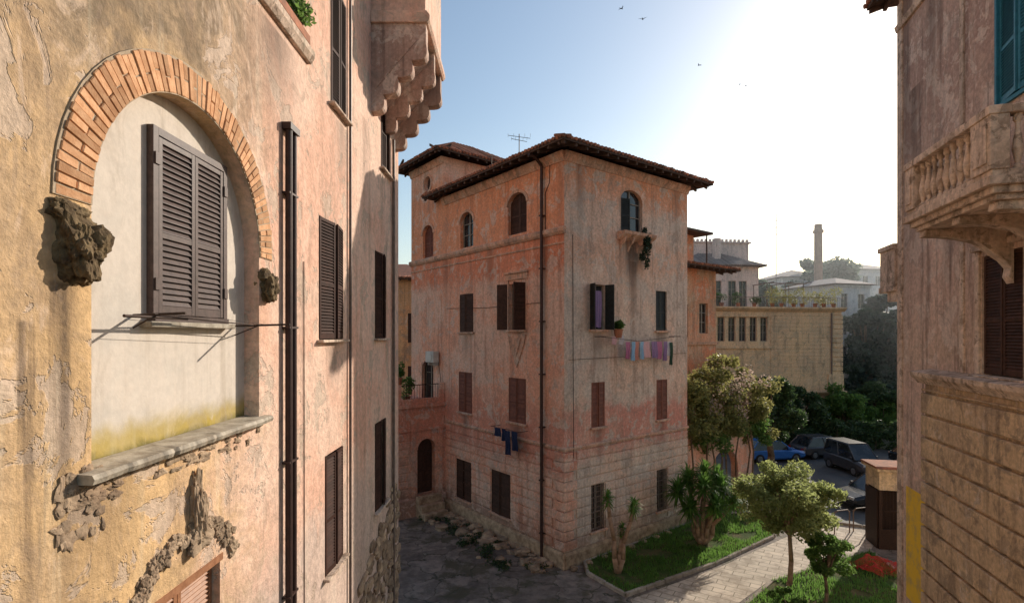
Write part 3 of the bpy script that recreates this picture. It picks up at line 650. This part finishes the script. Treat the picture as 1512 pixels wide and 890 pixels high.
def house(name,x,y,w,d,h,mat,nf,nb,pitch=18,rot=.1):
    E=empty(name); F=Fr((x,y),(math.cos(rot),math.sin(rot)),(math.sin(rot),-math.cos(rot))); hs=[]
    for i in range(nf):
        for j in range(nb):
            u=w*(j+.5)/nb; z=h-(i+1)*3.1+.3; hs.append((u-.5,u+.5,z,z+1.7))
    s=MB(); s.wall(F,rect(0,w,0,h),[rect(*q) for q in hs],.2); s.box(F,0,.1,0,h,-d,-.01); s.box(F,w-.1,w-.003,0,h,-d,-.01); s.box(F,.1,w-.1,0,h,-d,-d+.1)
    s.box(F,-.1,w+.1,h-.3,h-.1,-.01,.2); s.obj('walls',mat,E)
    s=MB(); hip(s,F,-.5,w+.5,-d-.5,.5,h,pitch,0,1,0,False); s.obj('roof',[M_tg,M_wood],E)
    s=MB(); 
    for q in hs: casement(s,F,*q,-.17)
    s.obj('windows',[M_glass,M_frame],E)
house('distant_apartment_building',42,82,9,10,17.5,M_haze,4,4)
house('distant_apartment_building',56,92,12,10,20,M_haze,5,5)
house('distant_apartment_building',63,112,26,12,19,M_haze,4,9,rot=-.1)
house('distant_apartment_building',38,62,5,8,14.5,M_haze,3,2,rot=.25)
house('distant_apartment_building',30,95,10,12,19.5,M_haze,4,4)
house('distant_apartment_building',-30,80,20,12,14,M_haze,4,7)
# ================================================================== GROUND
def sheet(name,pts,z,mat,kerb=None):
    t=tessellate_polygon([[Vector((x,y,0)) for x,y in pts]])
    s=MB(); s.add([(x,y,z) for x,y in pts],[tuple(a) for a in t])
    if z>.05:
        k=len(pts); s.add([(x,y,z) for x,y in pts]+[(x,y,-.01) for x,y in pts],[(i,(i+1)%k,k+(i+1)%k,k+i) for i in range(k)])
    return s.obj(name,mat)
m=NT('earth'); c=m.mix(m.ss(m.noise(.4,6,.6),.35,.65),(.13,.10,.07),(.08,.08,.04)); M_earth=m.fin(c,.95,m.bump(m.noise(6,4,.6),.5,.05))
m=NT('cracked_stone_paving')
v=m.n('ShaderNodeTexVoronoi'); v.feature='DISTANCE_TO_EDGE'; v.inputs['Scale'].default_value=.9
wv=m.n('ShaderNodeVectorMath'); wv.operation='ADD'; nn_=m.n('ShaderNodeTexNoise'); m.l(m.pos,nn_.inputs['Vector']); nn_.inputs['Scale'].default_value=1.2; nn_.inputs['Detail'].default_value=4
sc_=m.n('ShaderNodeVectorMath'); sc_.operation='SCALE'; m.l(nn_.outputs['Color'],sc_.inputs[0]); sc_.inputs['Scale'].default_value=1.3
m.l(m.pos,wv.inputs[0]); m.l(sc_.outputs[0],wv.inputs[1]); m.l(wv.outputs[0],v.inputs['Vector'])
v2=m.n('ShaderNodeTexVoronoi'); v2.inputs['Scale'].default_value=.9; m.l(wv.outputs[0],v2.inputs['Vector'])
ng=m.noise(.7,6,.7)
c=m.mix(m.ss(m.noise(2,6,.7),.35,.65),(.27,.22,.18),(.14,.115,.095)); 
hs=m.n('ShaderNodeHueSaturation'); m.put(hs.inputs['Color'],c); sp=m.n('ShaderNodeSeparateColor'); m.l(v2.outputs['Color'],sp.inputs[0]); m.put(hs.inputs['Value'],m.ss(sp.outputs[0],0,1,.75,1.2)); c=hs.outputs[0]
e=m.ss(v.outputs['Distance'],.0,.035); c=m.mix(m.math('MULTIPLY',m.math('SUBTRACT',1,e),m.ss(ng,.35,.55,.15,1)),c,(.05,.05,.03))
c=m.mix(m.ss(ng,.50,.60,0,.85),c,(.09,.08,.045))
M_court=m.fin(c,.8,m.bump(m.math('ADD',e,m.math('MULTIPLY',m.noise(9,4,.7),.8)),.6,.04),.4)
m=NT('stone_path'); bt=m.n('ShaderNodeTexBrick'); m.l(m.map((1,1,1),(0,0,0),(0,0,R(33))),bt.inputs[0]); bt.inputs['Scale'].default_value=.75; bt.inputs['Mortar Size'].default_value=.012
bt.inputs[1].default_value=(.66,.56,.44,1); bt.inputs[2].default_value=(.55,.47,.37,1); bt.inputs[3].default_value=(.24,.20,.14,1)
c=m.mix(m.ss(m.noise(1.5,6,.7),.42,.62,0,.7),bt.outputs[0],(.28,.22,.16)); M_path=m.fin(c,.8,m.bump(m.noise(12,5,.7),.6,.02),.4)
m=NT('asphalt'); M_asph=m.fin(m.mix(m.ss(m.noise(.8,6,.7),.35,.65),(.07,.07,.07),(.11,.105,.10)),.75,m.bump(m.noise(60,3,.7),.4,.01),.4)
m=NT('lawn_soil'); M_lawn=m.fin(m.mix(m.ss(m.noise(1.3,6,.7),.42,.62),(.05,.09,.018),(.12,.10,.045)),.95,m.bump(m.noise(25,4,.7),.8,.04))
G_=2500; s=MB(); s.add([(-G_,-G_,0),(G_,-G_,0),(G_,G_,0),(-G_,G_,0)],[(0,1,2,3)]); s.obj('ground',M_earth)
sheet('courtyard_paving',[(-3.4,-5),(9,-5),(14.5,12),(16,20),(16,23),(10.6,25),(7,23),(1.9,19.2),(-5,29),(-12,30),(-3.4,15)],.006,M_court)
sheet('road',[(10.5,26.2),(13,24.3),(18,22.4),(30,19),(60,15),(60,30),(40,37),(24,40),(14,40),(12.2,33)],.012,M_asph)
sheet('garden_path',[(4.0,14.2),(3.8,17.0),(7.6,19.35),(11.2,22.0),(14.3,24.2),(16.2,23.1),(14.2,20.9),(8.8,18.2),(7.0,16.6),(7.5,13.5)],.016,M_path)
L1=[(2.7,18.75),(3.7,17.2),(7.5,19.55),(11.0,22.2),(12.2,23.8),(11.6,25.2),(9.2,24.8),(7.8,23.65),(2.7,19.7)]
L2=[(8.9,18.1),(14.0,20.7),(13.6,17.5),(12.0,14.0),(8.0,13.4),(7.3,16.5)]
sheet('lawn',L1,.09,M_lawn); sheet('lawn',L2,.09,M_lawn)
M_kerb=simple('kerb_stone',(.40,.35,.29),(.24,.20,.16),4,.9,.5,isl=.2)
def kerb(pts,closed=True):
    s=MB(); k=len(pts)
    for i in range(k if closed else k-1):
        a=Vector((*pts[i],0)); b=Vector((*pts[(i+1)%k],0)); d=b-a; L=d.length; d.normalize(); q=int(max(1,L/.8)); nrm=(d.y,-d.x)
        F=Fr((a.x,a.y),(d.x,d.y),nrm)
        for j in range(q): s.box(F,L*j/q+.01,L*(j+1)/q-.01,-.01,.13+random.uniform(-.01,.01),-.06,.06)
    s.obj('kerb',M_kerb,None,.015)
kerb(L1); kerb(L2); kerb([(11.2,26.0),(13.1,24.45),(16.3,23.0),(20,21.9)],False)
# ------------------------------------------------------------------ foliage
def inpoly(x,y,P):
    c=False;j=len(P)-1
    for i in range(len(P)):
        if (P[i][1]>y)!=(P[j][1]>y) and x<(P[j][0]-P[i][0])*(y-P[i][1])/(P[j][1]-P[i][1])+P[i][0]: c=not c
        j=i
    return c
def leaves(name,clumps,per,size,mat,parent=None,elong=1.6,shell=.5):
    C=[];
    for (x,y,z,rx,ry,rz) in clumps:
        d=rng.normal(size=(per,3)); d/=np.linalg.norm(d,axis=1)[:,None]
        r=(shell+(1-shell)*rng.random(per))[:,None]*(.8+.4*rng.random((per,1)))
        C.append(np.array([x,y,z])+d*r*np.array([rx,ry,rz]))
    C=np.concatenate(C); n=len(C)
    a=rng.normal(size=(n,3)); a/=np.linalg.norm(a,axis=1)[:,None]; b=rng.normal(size=(n,3)); b-=(a*b).sum(1)[:,None]*a; b/=np.linalg.norm(b,axis=1)[:,None]
    s_=(size*(.6+.8*rng.random(n)))[:,None]
    V=np.stack([C-a*s_*elong*.5,C+b*s_*.4,C+a*s_*elong*.5,C-b*s_*.4],1).reshape(-1,3)
    Fc=np.arange(n*4).reshape(-1,4)
    me=bpy.data.meshes.new(name); me.from_pydata(V.tolist(),[],Fc.tolist()); me.materials.append(mat)
    o=bpy.data.objects.new(name,me); scene.collection.objects.link(o)
    if parent: o.parent=parent
    return o
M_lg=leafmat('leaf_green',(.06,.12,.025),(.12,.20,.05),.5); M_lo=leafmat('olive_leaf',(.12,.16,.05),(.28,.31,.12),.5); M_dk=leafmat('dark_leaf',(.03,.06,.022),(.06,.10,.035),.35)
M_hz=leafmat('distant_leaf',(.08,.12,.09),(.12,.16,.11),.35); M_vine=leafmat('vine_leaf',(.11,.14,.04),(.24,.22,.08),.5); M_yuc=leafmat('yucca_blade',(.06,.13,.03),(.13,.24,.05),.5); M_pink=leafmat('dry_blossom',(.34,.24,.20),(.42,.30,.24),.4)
M_cyp=leafmat('conifer_leaf',(.018,.04,.025),(.035,.065,.035),.2)
M_bark=simple('bark',(.20,.14,.09),(.09,.065,.045),8,.95,.9); M_barkl=simple('pale_bark',(.42,.28,.19),(.25,.16,.10),6,.95,.8)
def tree(name,x,y,h,rx,rz,tr,mat,ncl=26,per=260,size=.09,fork=.45,bark=None,lean=0):
    E=empty(name); T=MB(); bark=bark or M_bark; zc=h-rz
    cls=[]
    for i in range(ncl):
        d=Vector(rng.normal(size=3)).normalized(); q=.45+.5*rng.random(); cr=rx*(.18+.16*rng.random())
        cls.append((x+lean+d.x*rx*q,y+d.y*rx*q,zc+d.z*rz*q,cr,cr,cr*.7))
    f=Vector((x+lean*.4,y,h*fork*.9)); base=Vector((x,y,-.05)); mid=base.lerp(f,.5)+Vector((tr*.8,0,0))
    T.tube([base,mid,f],tr*1.25,tr*.85,8); T.cyl(base,base+Vector((0,0,.25)),tr*1.8,tr*1.2,8)
    for c in cls[::2]:
        e=Vector(c[:3]); m_=f.lerp(e,.5)+Vector((0,0,rz*.12)); T.tube([f-Vector((0,0,.1)),m_,e],tr*.55,tr*.12,6)
    T.obj('trunk_and_limbs',bark,E,smooth=True); leaves('foliage',cls,per,size,mat,E)
    return E
tree('olive_tree',9.35,17.8,4.15,1.65,1.15,.075,M_lo,60,330,.075,.5,M_barkl)
tree('citrus_tree',9.85,16.6,2.5,.72,.8,.05,M_lg,30,220,.065,.4)
tree('shrub',8.3,15.9,.95,.5,.4,.03,M_lg,12,140,.06,.4)
tree('deciduous_tree',15.8,32.5,6.0,2.0,1.9,.2,M_dk,34,260,.14,.4)
tree('deciduous_tree',19.0,41.2,5.6,2.6,2.2,.2,M_dk,34,280,.18,.3)
tree('deciduous_tree',22.5,41.6,4.8,2.2,1.9,.2,M_dk,30,260,.18,.3)
tree('laurel_tree',27.2,43,4.4,1.9,1.6,.15,M_lg,30,260,.16,.3)
tree('laurel_tree',31,45,5.0,2.2,2,.15,M_dk,30,260,.16,.3)
for (x,y,h,r) in ((36.2,54,12.4,2.4),(40.5,58,13.8,2.8),(38.5,52,9.5,2.8),(44,60,12.6,3.0),(34,50,7,2.5)):
    tree('cypress_tree',x,y,h,r,h*.46,.3,M_cyp,60,260,.3,.3)
tree('deciduous_tree',50,85,21.5,5,4.5,.4,M_hz,50,220,.45,.5); tree('deciduous_tree',44,78,19,4,5,.4,M_hz,40,220,.45,.5)
tree('deciduous_tree',30,66,16,3,3,.3,M_hz,30,200,.35,.5)
E=empty('climbing_vine'); cls=[]; cd=[]; G=CR.sub(0,-.5)
for i in range(130):
    u=7.8+random.random()*7.9; t=random.random(); zmax=7.5-1.2*abs(u-11.3)/3.4; z=2.9+(zmax-2.9)*t
    if 10.3<u<13 and z<3.3: z+=.8
    q=G.p(u,z,random.uniform(-.7,.8)); r=.28+.32*random.random(); (cls if z>3.9 or i%3==0 else cd).append((q.x,q.y,q.z,r*1.1,r,r*.9))
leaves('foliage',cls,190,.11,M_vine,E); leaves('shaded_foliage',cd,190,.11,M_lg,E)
cls2=[]
for i in range(22):
    u=8.2+random.random()*6.6; q=G.p(u,4.6+random.random()*2.6-.4*abs(u-11.3),random.uniform(-.2,.9)); r=.3+.2*random.random(); cls2.append((q.x,q.y,q.z,r,r,r*1.3))
leaves('blossom',cls2,70,.09,M_pink,E)
T=MB()
for i in range(8):
    u=8.5+i*.8; T.tube([G.p(u,0,.1),G.p(u+random.uniform(-.5,.5),2.4,.25),G.p(u+random.uniform(-.8,.8),5,.2),G.p(u+random.uniform(-1,1),6.3,.1)],.05,.02)
T.obj('stems',M_bark,E)
# trailing plant on the window shelf
cls=[]
for i in range(14): q=CR.p(4.05+random.random()*.6,12.75-random.random()*1.5,.42-random.random()*.2); cls.append((q.x,q.y,q.z,.12,.12,.2))
leaves('trailing_plant',cls,80,.06,M_cyp)
def hedge(name,pts,h,wd,mat,size=.14,per=160):
    E=empty(name); cls=[]
    for i in range(len(pts)-1):
        a=Vector(pts[i]); b=Vector(pts[i+1]); L=(b-a).length; k=int(L/.6)
        for j in range(k):
            q=a.lerp(b,(j+.5)/k); hh=h*(1+.25*mn.noise(Vector((q.x*.7,q.y*.7,1))))
            for z in np.arange(.3,hh,.5): cls.append((q.x+random.uniform(-.1,.1),q.y+random.uniform(-wd/2,wd/2),z+random.uniform(-.15,.15),.5,.5,.42))
    leaves('foliage',cls,per,size,mat,E,shell=.35); T=MB()
    for i in range(0,len(cls),5): c=cls[i]; T.cyl((c[0],c[1],0),(c[0]+.1,c[1],c[2]),.03,.015,5)
    T.obj('stems',M_bark,E)
hedge('hedge',[(14.2,38.9),(24,39.8),(31,38.5),(42,34)],2.0,1.2,M_dk,.14,130)
hedge('hedge',[(24,43),(34,44.5)],2.8,1.5,M_lg,.16,110)
s=MB(); nx=40; vs=[];fs=[]
for i in range(nx+1):
    for j in range(6):
        x=-400+i*30; y=220+j*60; z=(0,6,11,14,12,0)[j]*(.7+.6*mn.noise(Vector((x*.006,y*.01,0)))) ; vs.append((x,y,z if j else -1))
for i in range(nx):
    for j in range(5): a=i*6+j; fs.append((a,a+1,a+7,a+6))
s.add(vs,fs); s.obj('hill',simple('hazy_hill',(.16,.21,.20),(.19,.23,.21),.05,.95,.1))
def yucca(name,x,y,stems,mat,bl=.6,n=170,bark=None):
    E=empty(name); T=MB(); Lf=MB()
    for (dx,dy,h,r) in stems:
        p0=Vector((x,y,-.02)); p1=Vector((x+dx*.35,y+dy*.35,h*.45)); p2=Vector((x+dx,y+dy,h))
        T.tube([p0,p0.lerp(p1,.5)+Vector((dx*.15,dy*.1,0)),p1,p1.lerp(p2,.55)+Vector((dx*.1,0,0)),p2],.1,.06,8)
        for i in range(n):
            th=random.random()*6.283; el=random.uniform(-.75,1.45); L=r*random.uniform(.75,1.1)
            d=Vector((math.cos(th)*math.cos(el),math.sin(th)*math.cos(el),math.sin(el))); sd=Vector((-math.sin(th),math.cos(th),0))*.018*(1+r)
            b0=p2+Vector((0,0,random.uniform(-.25,.1)))+d*.04; m1=b0+d*L*.55; e=b0+d*L+Vector((0,0,-.22*L))
            Lf.add([b0-sd,b0+sd,m1+sd*.9,m1-sd*.9,e],[(0,1,2,3),(3,2,4)])
    T.obj('stems',bark or M_barkl,E,smooth=True); Lf.obj('blades',mat,E)
yucca('yucca_plant',7.7,21.4,[(-.95,.1,2.2,.75),(.0,-.2,2.45,.75),(.85,.2,2.3,.75),(.3,.5,2.8,.72),(-.4,.5,2.6,.7),(1.25,-.1,1.9,.7),(.4,-.5,1.75,.7),(-.6,-.3,1.65,.65),(.8,.5,2.6,.7)],M_yuc,n=190)
yucca('dracaena_plant',3.75,18.75,[(-.35,0,2.75,.32),(.6,.1,2.5,.34),(.2,.2,1.6,.2)],M_yuc,n=110)
for P,cnt in ((L1,11000),(L2,9000)):
    xs=[p[0] for p in P]; ys=[p[1] for p in P]; V=[];Fc=[];k=0
    while k<cnt:
        x=random.uniform(min(xs),max(xs)); y=random.uniform(min(ys),max(ys))
        if not inpoly(x,y,P): continue
        if mn.noise(Vector((x*1.1,y*1.1,0)))<-.22: k+=1; continue
        a=random.random()*6.28; h=random.uniform(.06,.18); w_=.018; b=len(V)
        V+=[(x-math.cos(a)*w_,y-math.sin(a)*w_,.085),(x+math.cos(a)*w_,y+math.sin(a)*w_,.085),(x+random.uniform(-.06,.06),y+random.uniform(-.06,.06),.09+h)]; Fc.append((b,b+1,b+2)); k+=1
    me=bpy.data.meshes.new('grass'); me.from_pydata(V,[],Fc); me.materials.append(M_yuc); o=bpy.data.objects.new('grass',me); scene.collection.objects.link(o)
cls=[(FL.p(u,H,.08).x,u,H+4.95+random.random()*.25,.12,.18,.18) for u in np.arange(6.95,8.6,.2)]
leaves('balcony_plant',cls,120,.05,M_lg)
def potted(name,P,h=.5,r=.3,mat=None):
    E=empty(name); s=MB(); s.lathe(P,[(.02,0),(.13,0),(.18,.3),(.2,.3),(.2,.34),(.15,.34),(.02,.3)],12); s.obj('pot',M_tile,E); leaves('foliage',[(P[0]+random.uniform(-r,r)*.5,P[1]+random.uniform(-r,r)*.5,P[2]+.4+h*random.random(),r*.6,r*.6,r*.6) for i in range(6)],90,.07,mat or M_lg,E)
potted('potted_plant',PF.p(2.4,6.2,-.15)); potted('potted_plant',PF.p(1.8,5.25,-.5),.8,.4); potted('potted_plant',CR.p(2.6,8.5,.3)+Vector((0,0,-.1)),.2,.22)
for u in (.3,1.1,2.2,3.0,4.2,5.0,5.9): potted('potted_plant',O.p(u,10.88,-.2),1.0,.7,M_vine)
for u in (1,2.5,4): potted('potted_plant',O2.p(u,10.88,-.2),.6,.5,M_dk)
s=MB()
for i in range(90):
    q=CL.p(random.uniform(.3,8),0,.15+abs(random.gauss(0,.6))); r=.06+random.random()*.19; s.rock(Vector((q.x,q.y,r*.3)),(r*1.2,r,r*.7),i,sub=2,amp=.45)
for i in range(8): q=CR.p(i*.8+.2,0,.3); s.rock((q.x,q.y,.08),(.14,.14,.1),i+90,sub=2)
s.obj('rubble_stones',M_rubble)
cls=[]
for i in range(40): q=CL.p(random.uniform(.3,8),0,random.uniform(.2,1.9)); cls.append((q.x,q.y,.08,.25,.25,.12))
leaves('ground_weeds',cls,60,.06,M_dk)
# ================================================================== vehicles
M_tyre=simple('tyre_rubber',(.02,.02,.02),(.03,.03,.03),10,.9,.2); M_chr=simple('wheel_alloy',(.35,.35,.36),(.2,.2,.2),10,.35,.05,metal=.8); M_lamp=simple('headlamp',(.6,.6,.58),(.4,.4,.4),10,.2,.0); M_tail=simple('tail_lamp',(.3,.01,.01),(.2,.01,.01),10,.3,0)
def car(name,x,y,ang,paint,van=False,L=4.2,Wd=1.75):
    E=empty(name); c,s_=math.cos(ang),math.sin(ang); F=Fr((x,y),(c,s_),(-s_,c)); hw=Wd/2; B=MB()
    def loft(secs,m=0):
        k=8; vs=[]
        for u,z0,z1,h in secs:
            r=min(.12,h*.3,(z1-z0)*.3)
            for n,z in((-h+r,z0),(h-r,z0),(h,z0+r),(h,z1-r),(h-r,z1),(-h+r,z1),(-h,z1-r),(-h,z0+r)): vs.append(F.p(u,z,n))
        fs=[(j*k+i,j*k+(i+1)%k,(j+1)*k+(i+1)%k,(j+1)*k+i) for j in range(len(secs)-1) for i in range(k)]
        fs+=[tuple(range(k)),tuple(range((len(secs)-1)*k,len(secs)*k))]; B.add(vs,fs,m)
    h=L/2; zt=1.8 if van else 1.45; bz=1.0 if van else .88
    loft([(-h,.35,bz-.15,hw*.86),(-h+.12,.26,bz,hw*.96),(-h*.5,.22,bz+.04,hw),(h*.3,.22,bz+.02,hw),(h*.75,.24,bz-.1,hw*.97),(h-.1,.28,bz-.2,hw*.9),(h,.36,bz-.32,hw*.82)],0)
    tops=[(-h+.22),(h*.22)] if van else [(-h*.62),(h*.12)]
    b0=-h+.06 if van else -h*.88; b1=h*.66 if van else h*.5
    vs=[F.p(b0,bz-.02,-hw*.93),F.p(b1,bz-.02,-hw*.93),F.p(b1,bz-.02,hw*.93),F.p(b0,bz-.02,hw*.93),F.p(tops[0],zt,-hw*.76),F.p(tops[1],zt,-hw*.76),F.p(tops[1],zt,hw*.76),F.p(tops[0],zt,hw*.76)]
    B.add(vs,[(0,1,5,4),(2,3,7,6),(1,2,6,5),(3,0,4,7)],1); B.add(vs,[(4,5,6,7)],0)
    B.prof(F,tops[0]-.03,tops[1]+.03,[(-hw*.78,zt-.03),(hw*.78,zt-.03),(hw*.7,zt+.04),(-hw*.7,zt+.04)],0)
    for a,b in((0,4),(1,5),(2,6),(3,7)): B.cyl(vs[a],vs[b],.04,.035,6,0)
    for sg in(-1,1):
        um=(b0+b1)/2; B.cyl(F.p(um,bz,sg*hw*.94),F.p((tops[0]+tops[1])/2,zt,sg*hw*.77),.035,.03,6,0)
        for u in(-h*.62,h*.62):
            B.cyl(F.p(u,.31,sg*(hw-.2)),F.p(u,.31,sg*(hw+.01)),.31,.31,18,2); B.cyl(F.p(u,.31,sg*(hw+.012)),F.p(u,.31,sg*(hw+.02)),.19,.18,12,3)
        B.box(F,h-.09,h+.004,bz-.32,bz-.2,sg*hw*.6-.16,sg*hw*.6+.16,4); B.box(F,-h-.004,-h+.08,bz-.3,bz-.12,sg*hw*.68-.12,sg*hw*.68+.12,5)
        B.box(F,b1-.35,b1-.2,bz+.02,bz+.14,sg*(hw+.02)-.07,sg*(hw+.02)+.07,0)
    B.box(F,h-.02,h+.02,.3,.45,-hw*.8,hw*.8,2); B.box(F,-h-.02,-h+.02,.3,.45,-hw*.8,hw*.8,2); B.box(F,h+.021,h+.03,.36,.46,-.25,.25,4)
    B.obj('body',[paint,M_glass,M_tyre,M_chr,M_lamp,M_tail],E,.012)
def paint(n,c): return simple('car_paint_'+n,c,tuple(x*.85 for x in c),3,.25,.0,spec=.6)
pb,pbl,pgr=paint('black',(.02,.02,.022)),paint('blue',(.04,.16,.48)),paint('grey',(.16,.16,.17)); pdk=paint('dark_grey',(.06,.06,.065))
car('parked_car',18.4,26.4,R(188),pb); car('parked_van',21.3,33.0,R(-84),pdk,True,3.4,1.65)
car('parked_car',17.6,36.0,R(8),pbl); car('parked_car',21.8,37.2,R(12),pdk); car('parked_car',26.5,33.5,R(-70),pb); car('parked_car',25.0,29.5,R(170),pgr)
# ================================================================== gate kiosk, barrier, railing
E=empty('gate_kiosk'); K=Fr((14.6,21.0),(.98,-.2),(-.2,-.98)); M_cream=plaster('cream_plaster',(.76,.60,.38),(.66,.51,.33),(.48,.38,.27),sc=2)
s=MB(); s.box(K,0,1.5,2.35,3.1,-1.2,0); s.box(K,-.12,1.62,3.1,3.22,-1.32,.12); s.box(K,0,.2,0,2.35,-1.2,-1.0); s.box(K,1.3,1.5,0,2.35,-1.2,-1.0)
s.obj('frame',M_cream,E,.01)
s=MB(); s.box(K,.02,1.48,.0,2.35,-.98,-.9); s.box(K,0,.12,0,2.35,-.14,0); s.box(K,1.38,1.5,0,2.35,-.14,0); s.box(K,.12,1.38,0,.8,-.1,-.02)
for i in range(11): s.cyl(K.p(.18+i*.115,.8,-.06),K.p(.18+i*.115,2.35,-.06),.012,seg=5)
s.box(K,.14,1.36,1.5,1.55,-.08,-.04); s.box(K,-.05,-.0,0,2.3,-1.1,-.1)
s.obj('grille',M_iron,E)
s=MB(); s.prof(K,-.15,1.65,[(-1.35,3.22),(.15,3.22),(.05,3.3),(-1.25,3.3)]); s.obj('cap',M_tile,E)
m=NT('red_plastic_mesh'); M_red=m.fin((.55,.06,.05),.5)
vs=[];fs=[];k=44;j=30
for a in range(j):
    for b in range(k):
        x=12.3+b*.034+.08*math.sin(a*.5); y=18.4+a*.036; z=.1+.5*max(0,mn.noise(Vector((x*1.5,y*1.7,2)))+.3)+.14*mn.noise(Vector((x*6,y*6,0)))
        vs.append((x,y+.1*math.sin(b*.3),max(.11,z)))
for a in range(j-1):
    for b in range(k-1): i=a*k+b; fs.append((i,i+1,i+k+1,i+k))
s=MB(); s.add(vs,fs); o=s.obj('red_safety_netting',M_red); wf=o.modifiers.new('w','WIREFRAME'); wf.thickness=.009; wf.use_replace=True
s=MB()
for (x,y) in ((13.8,22.6),(14.8,22.9)):
    s.tube([(x,y,0),(x,y,.9),(x+.1,y,1.0),(x+.65,y+.15,1.0),(x+.75,y+.17,.9),(x+.75,y+.17,0)],.025,seg=8)
s.obj('metal_barrier',M_greyp)
E=empty('garden_fence'); s=MB(); 
for i in range(9): p=Vector((16+i*1.0,22.9-.3*i,0)); s.cyl(p,p+Vector((0,0,1.5)),.03)
s.obj('fence_posts',M_iron,E)
s=MB()
for z in np.arange(.2,1.5,.16): s.cyl((16,22.9,z),(24,20.5,z),.006,seg=4)
s.obj('wires',M_iron,E)
s=MB(); p=Vector((38,76,0)); s.cyl(p,p+Vector((0,0,26)),.06); 
for z in (23,24,25): s.cyl(p+Vector((-.7,0,z)),p+Vector((.7,0,z)),.03)
s.obj('radio_mast',M_greyp)
M_bird=simple('bird_feathers',(.03,.03,.035),(.02,.02,.02),10,.8,0)
for i,(x,y,z,a) in enumerate(((8.3,40,33.2,.4),(9.9,40,32.4,1.2),(17,48,33,2.4),(25,58,36,.9),(31,70,41.5,2.0))):
    s=MB(); F=Fr((x,y),(math.cos(a),math.sin(a)),(-math.sin(a),math.cos(a)))
    s.lathe((x,y,z),[(.0,-.03),(.035,-.01),(.04,.01),(.0,.04)],8)
    s.prof(F,-.12,.1,[(-.03,z),(0,z-.03),(.03,z),(0,z+.03)])
    for sg in(-1,1): s.add([F.p(.05,z,0),F.p(-.05,z,0),F.p(-.02,z+.08,sg*.16),F.p(.04,z+.08,sg*.16),F.p(-.14,z+.03,sg*.36)],[(0,1,2,3),(3,2,4)])
    s.add([F.p(-.1,z,-.02),F.p(-.1,z,.02),F.p(-.24,z,.06),F.p(-.18,z,0),F.p(-.24,z,-.06)],[(0,1,2,3),(0,3,4)])
    s.obj('swallow',M_bird)
# morning haze beyond the garden: one homogeneous scattering volume
s=MB(); Hz=Fr((0,0),(1,0),(0,1)); s.box(Hz,-120,260,-1,26,42.5,200); 
m=bpy.data.materials.new('haze_air'); m.use_nodes=True; nt=m.node_tree; nt.nodes.remove(nt.nodes['Principled BSDF']); vsn=nt.nodes.new('ShaderNodeVolumeScatter'); vsn.inputs['Density'].default_value=.0024; vsn.inputs['Anisotropy'].default_value=.5; vsn.inputs['Color'].default_value=(.9,.95,1,1)
nt.links.new(vsn.outputs[0],nt.nodes['Material Output'].inputs['Volume']); s.obj('haze',m)
# ================================================================== light, sky, camera
AZ,EL=R(42),R(22)
S=Vector((math.sin(AZ)*math.cos(EL),math.cos(AZ)*math.cos(EL),math.sin(EL)))
L=bpy.data.lights.new('sun','SUN'); L.energy=5; L.angle=R(.5); L.color=(1,.89,.75)
o=bpy.data.objects.new('sun',L); scene.collection.objects.link(o); o.rotation_euler=S.to_track_quat('Z','Y').to_euler()
Wd=bpy.data.worlds.new('World'); scene.world=Wd; Wd.use_nodes=True; nt=Wd.node_tree
sk=nt.nodes.new('ShaderNodeTexSky'); sk.sky_type='NISHITA'; sk.sun_disc=False; sk.sun_elevation=EL; sk.sun_rotation=AZ; sk.altitude=50; sk.air_density=1.3; sk.dust_density=.9; sk.ozone_density=1.3
nt.links.new(sk.outputs[0],nt.nodes['Background'].inputs[0]); nt.nodes['Background'].inputs[1].default_value=.15
cam=bpy.data.cameras.new('camera'); cam.sensor_width=36; cam.lens=18.57; cam.shift_y=.033; cam.clip_end=6000; cam.clip_start=.05
o=bpy.data.objects.new('camera',cam); scene.collection.objects.link(o); o.location=(0,0,H); o.rotation_euler=(R(90),0,0); scene.camera=o
scene.view_settings.view_transform='Standard'; scene.view_settings.look='None'; scene.view_settings.exposure=0
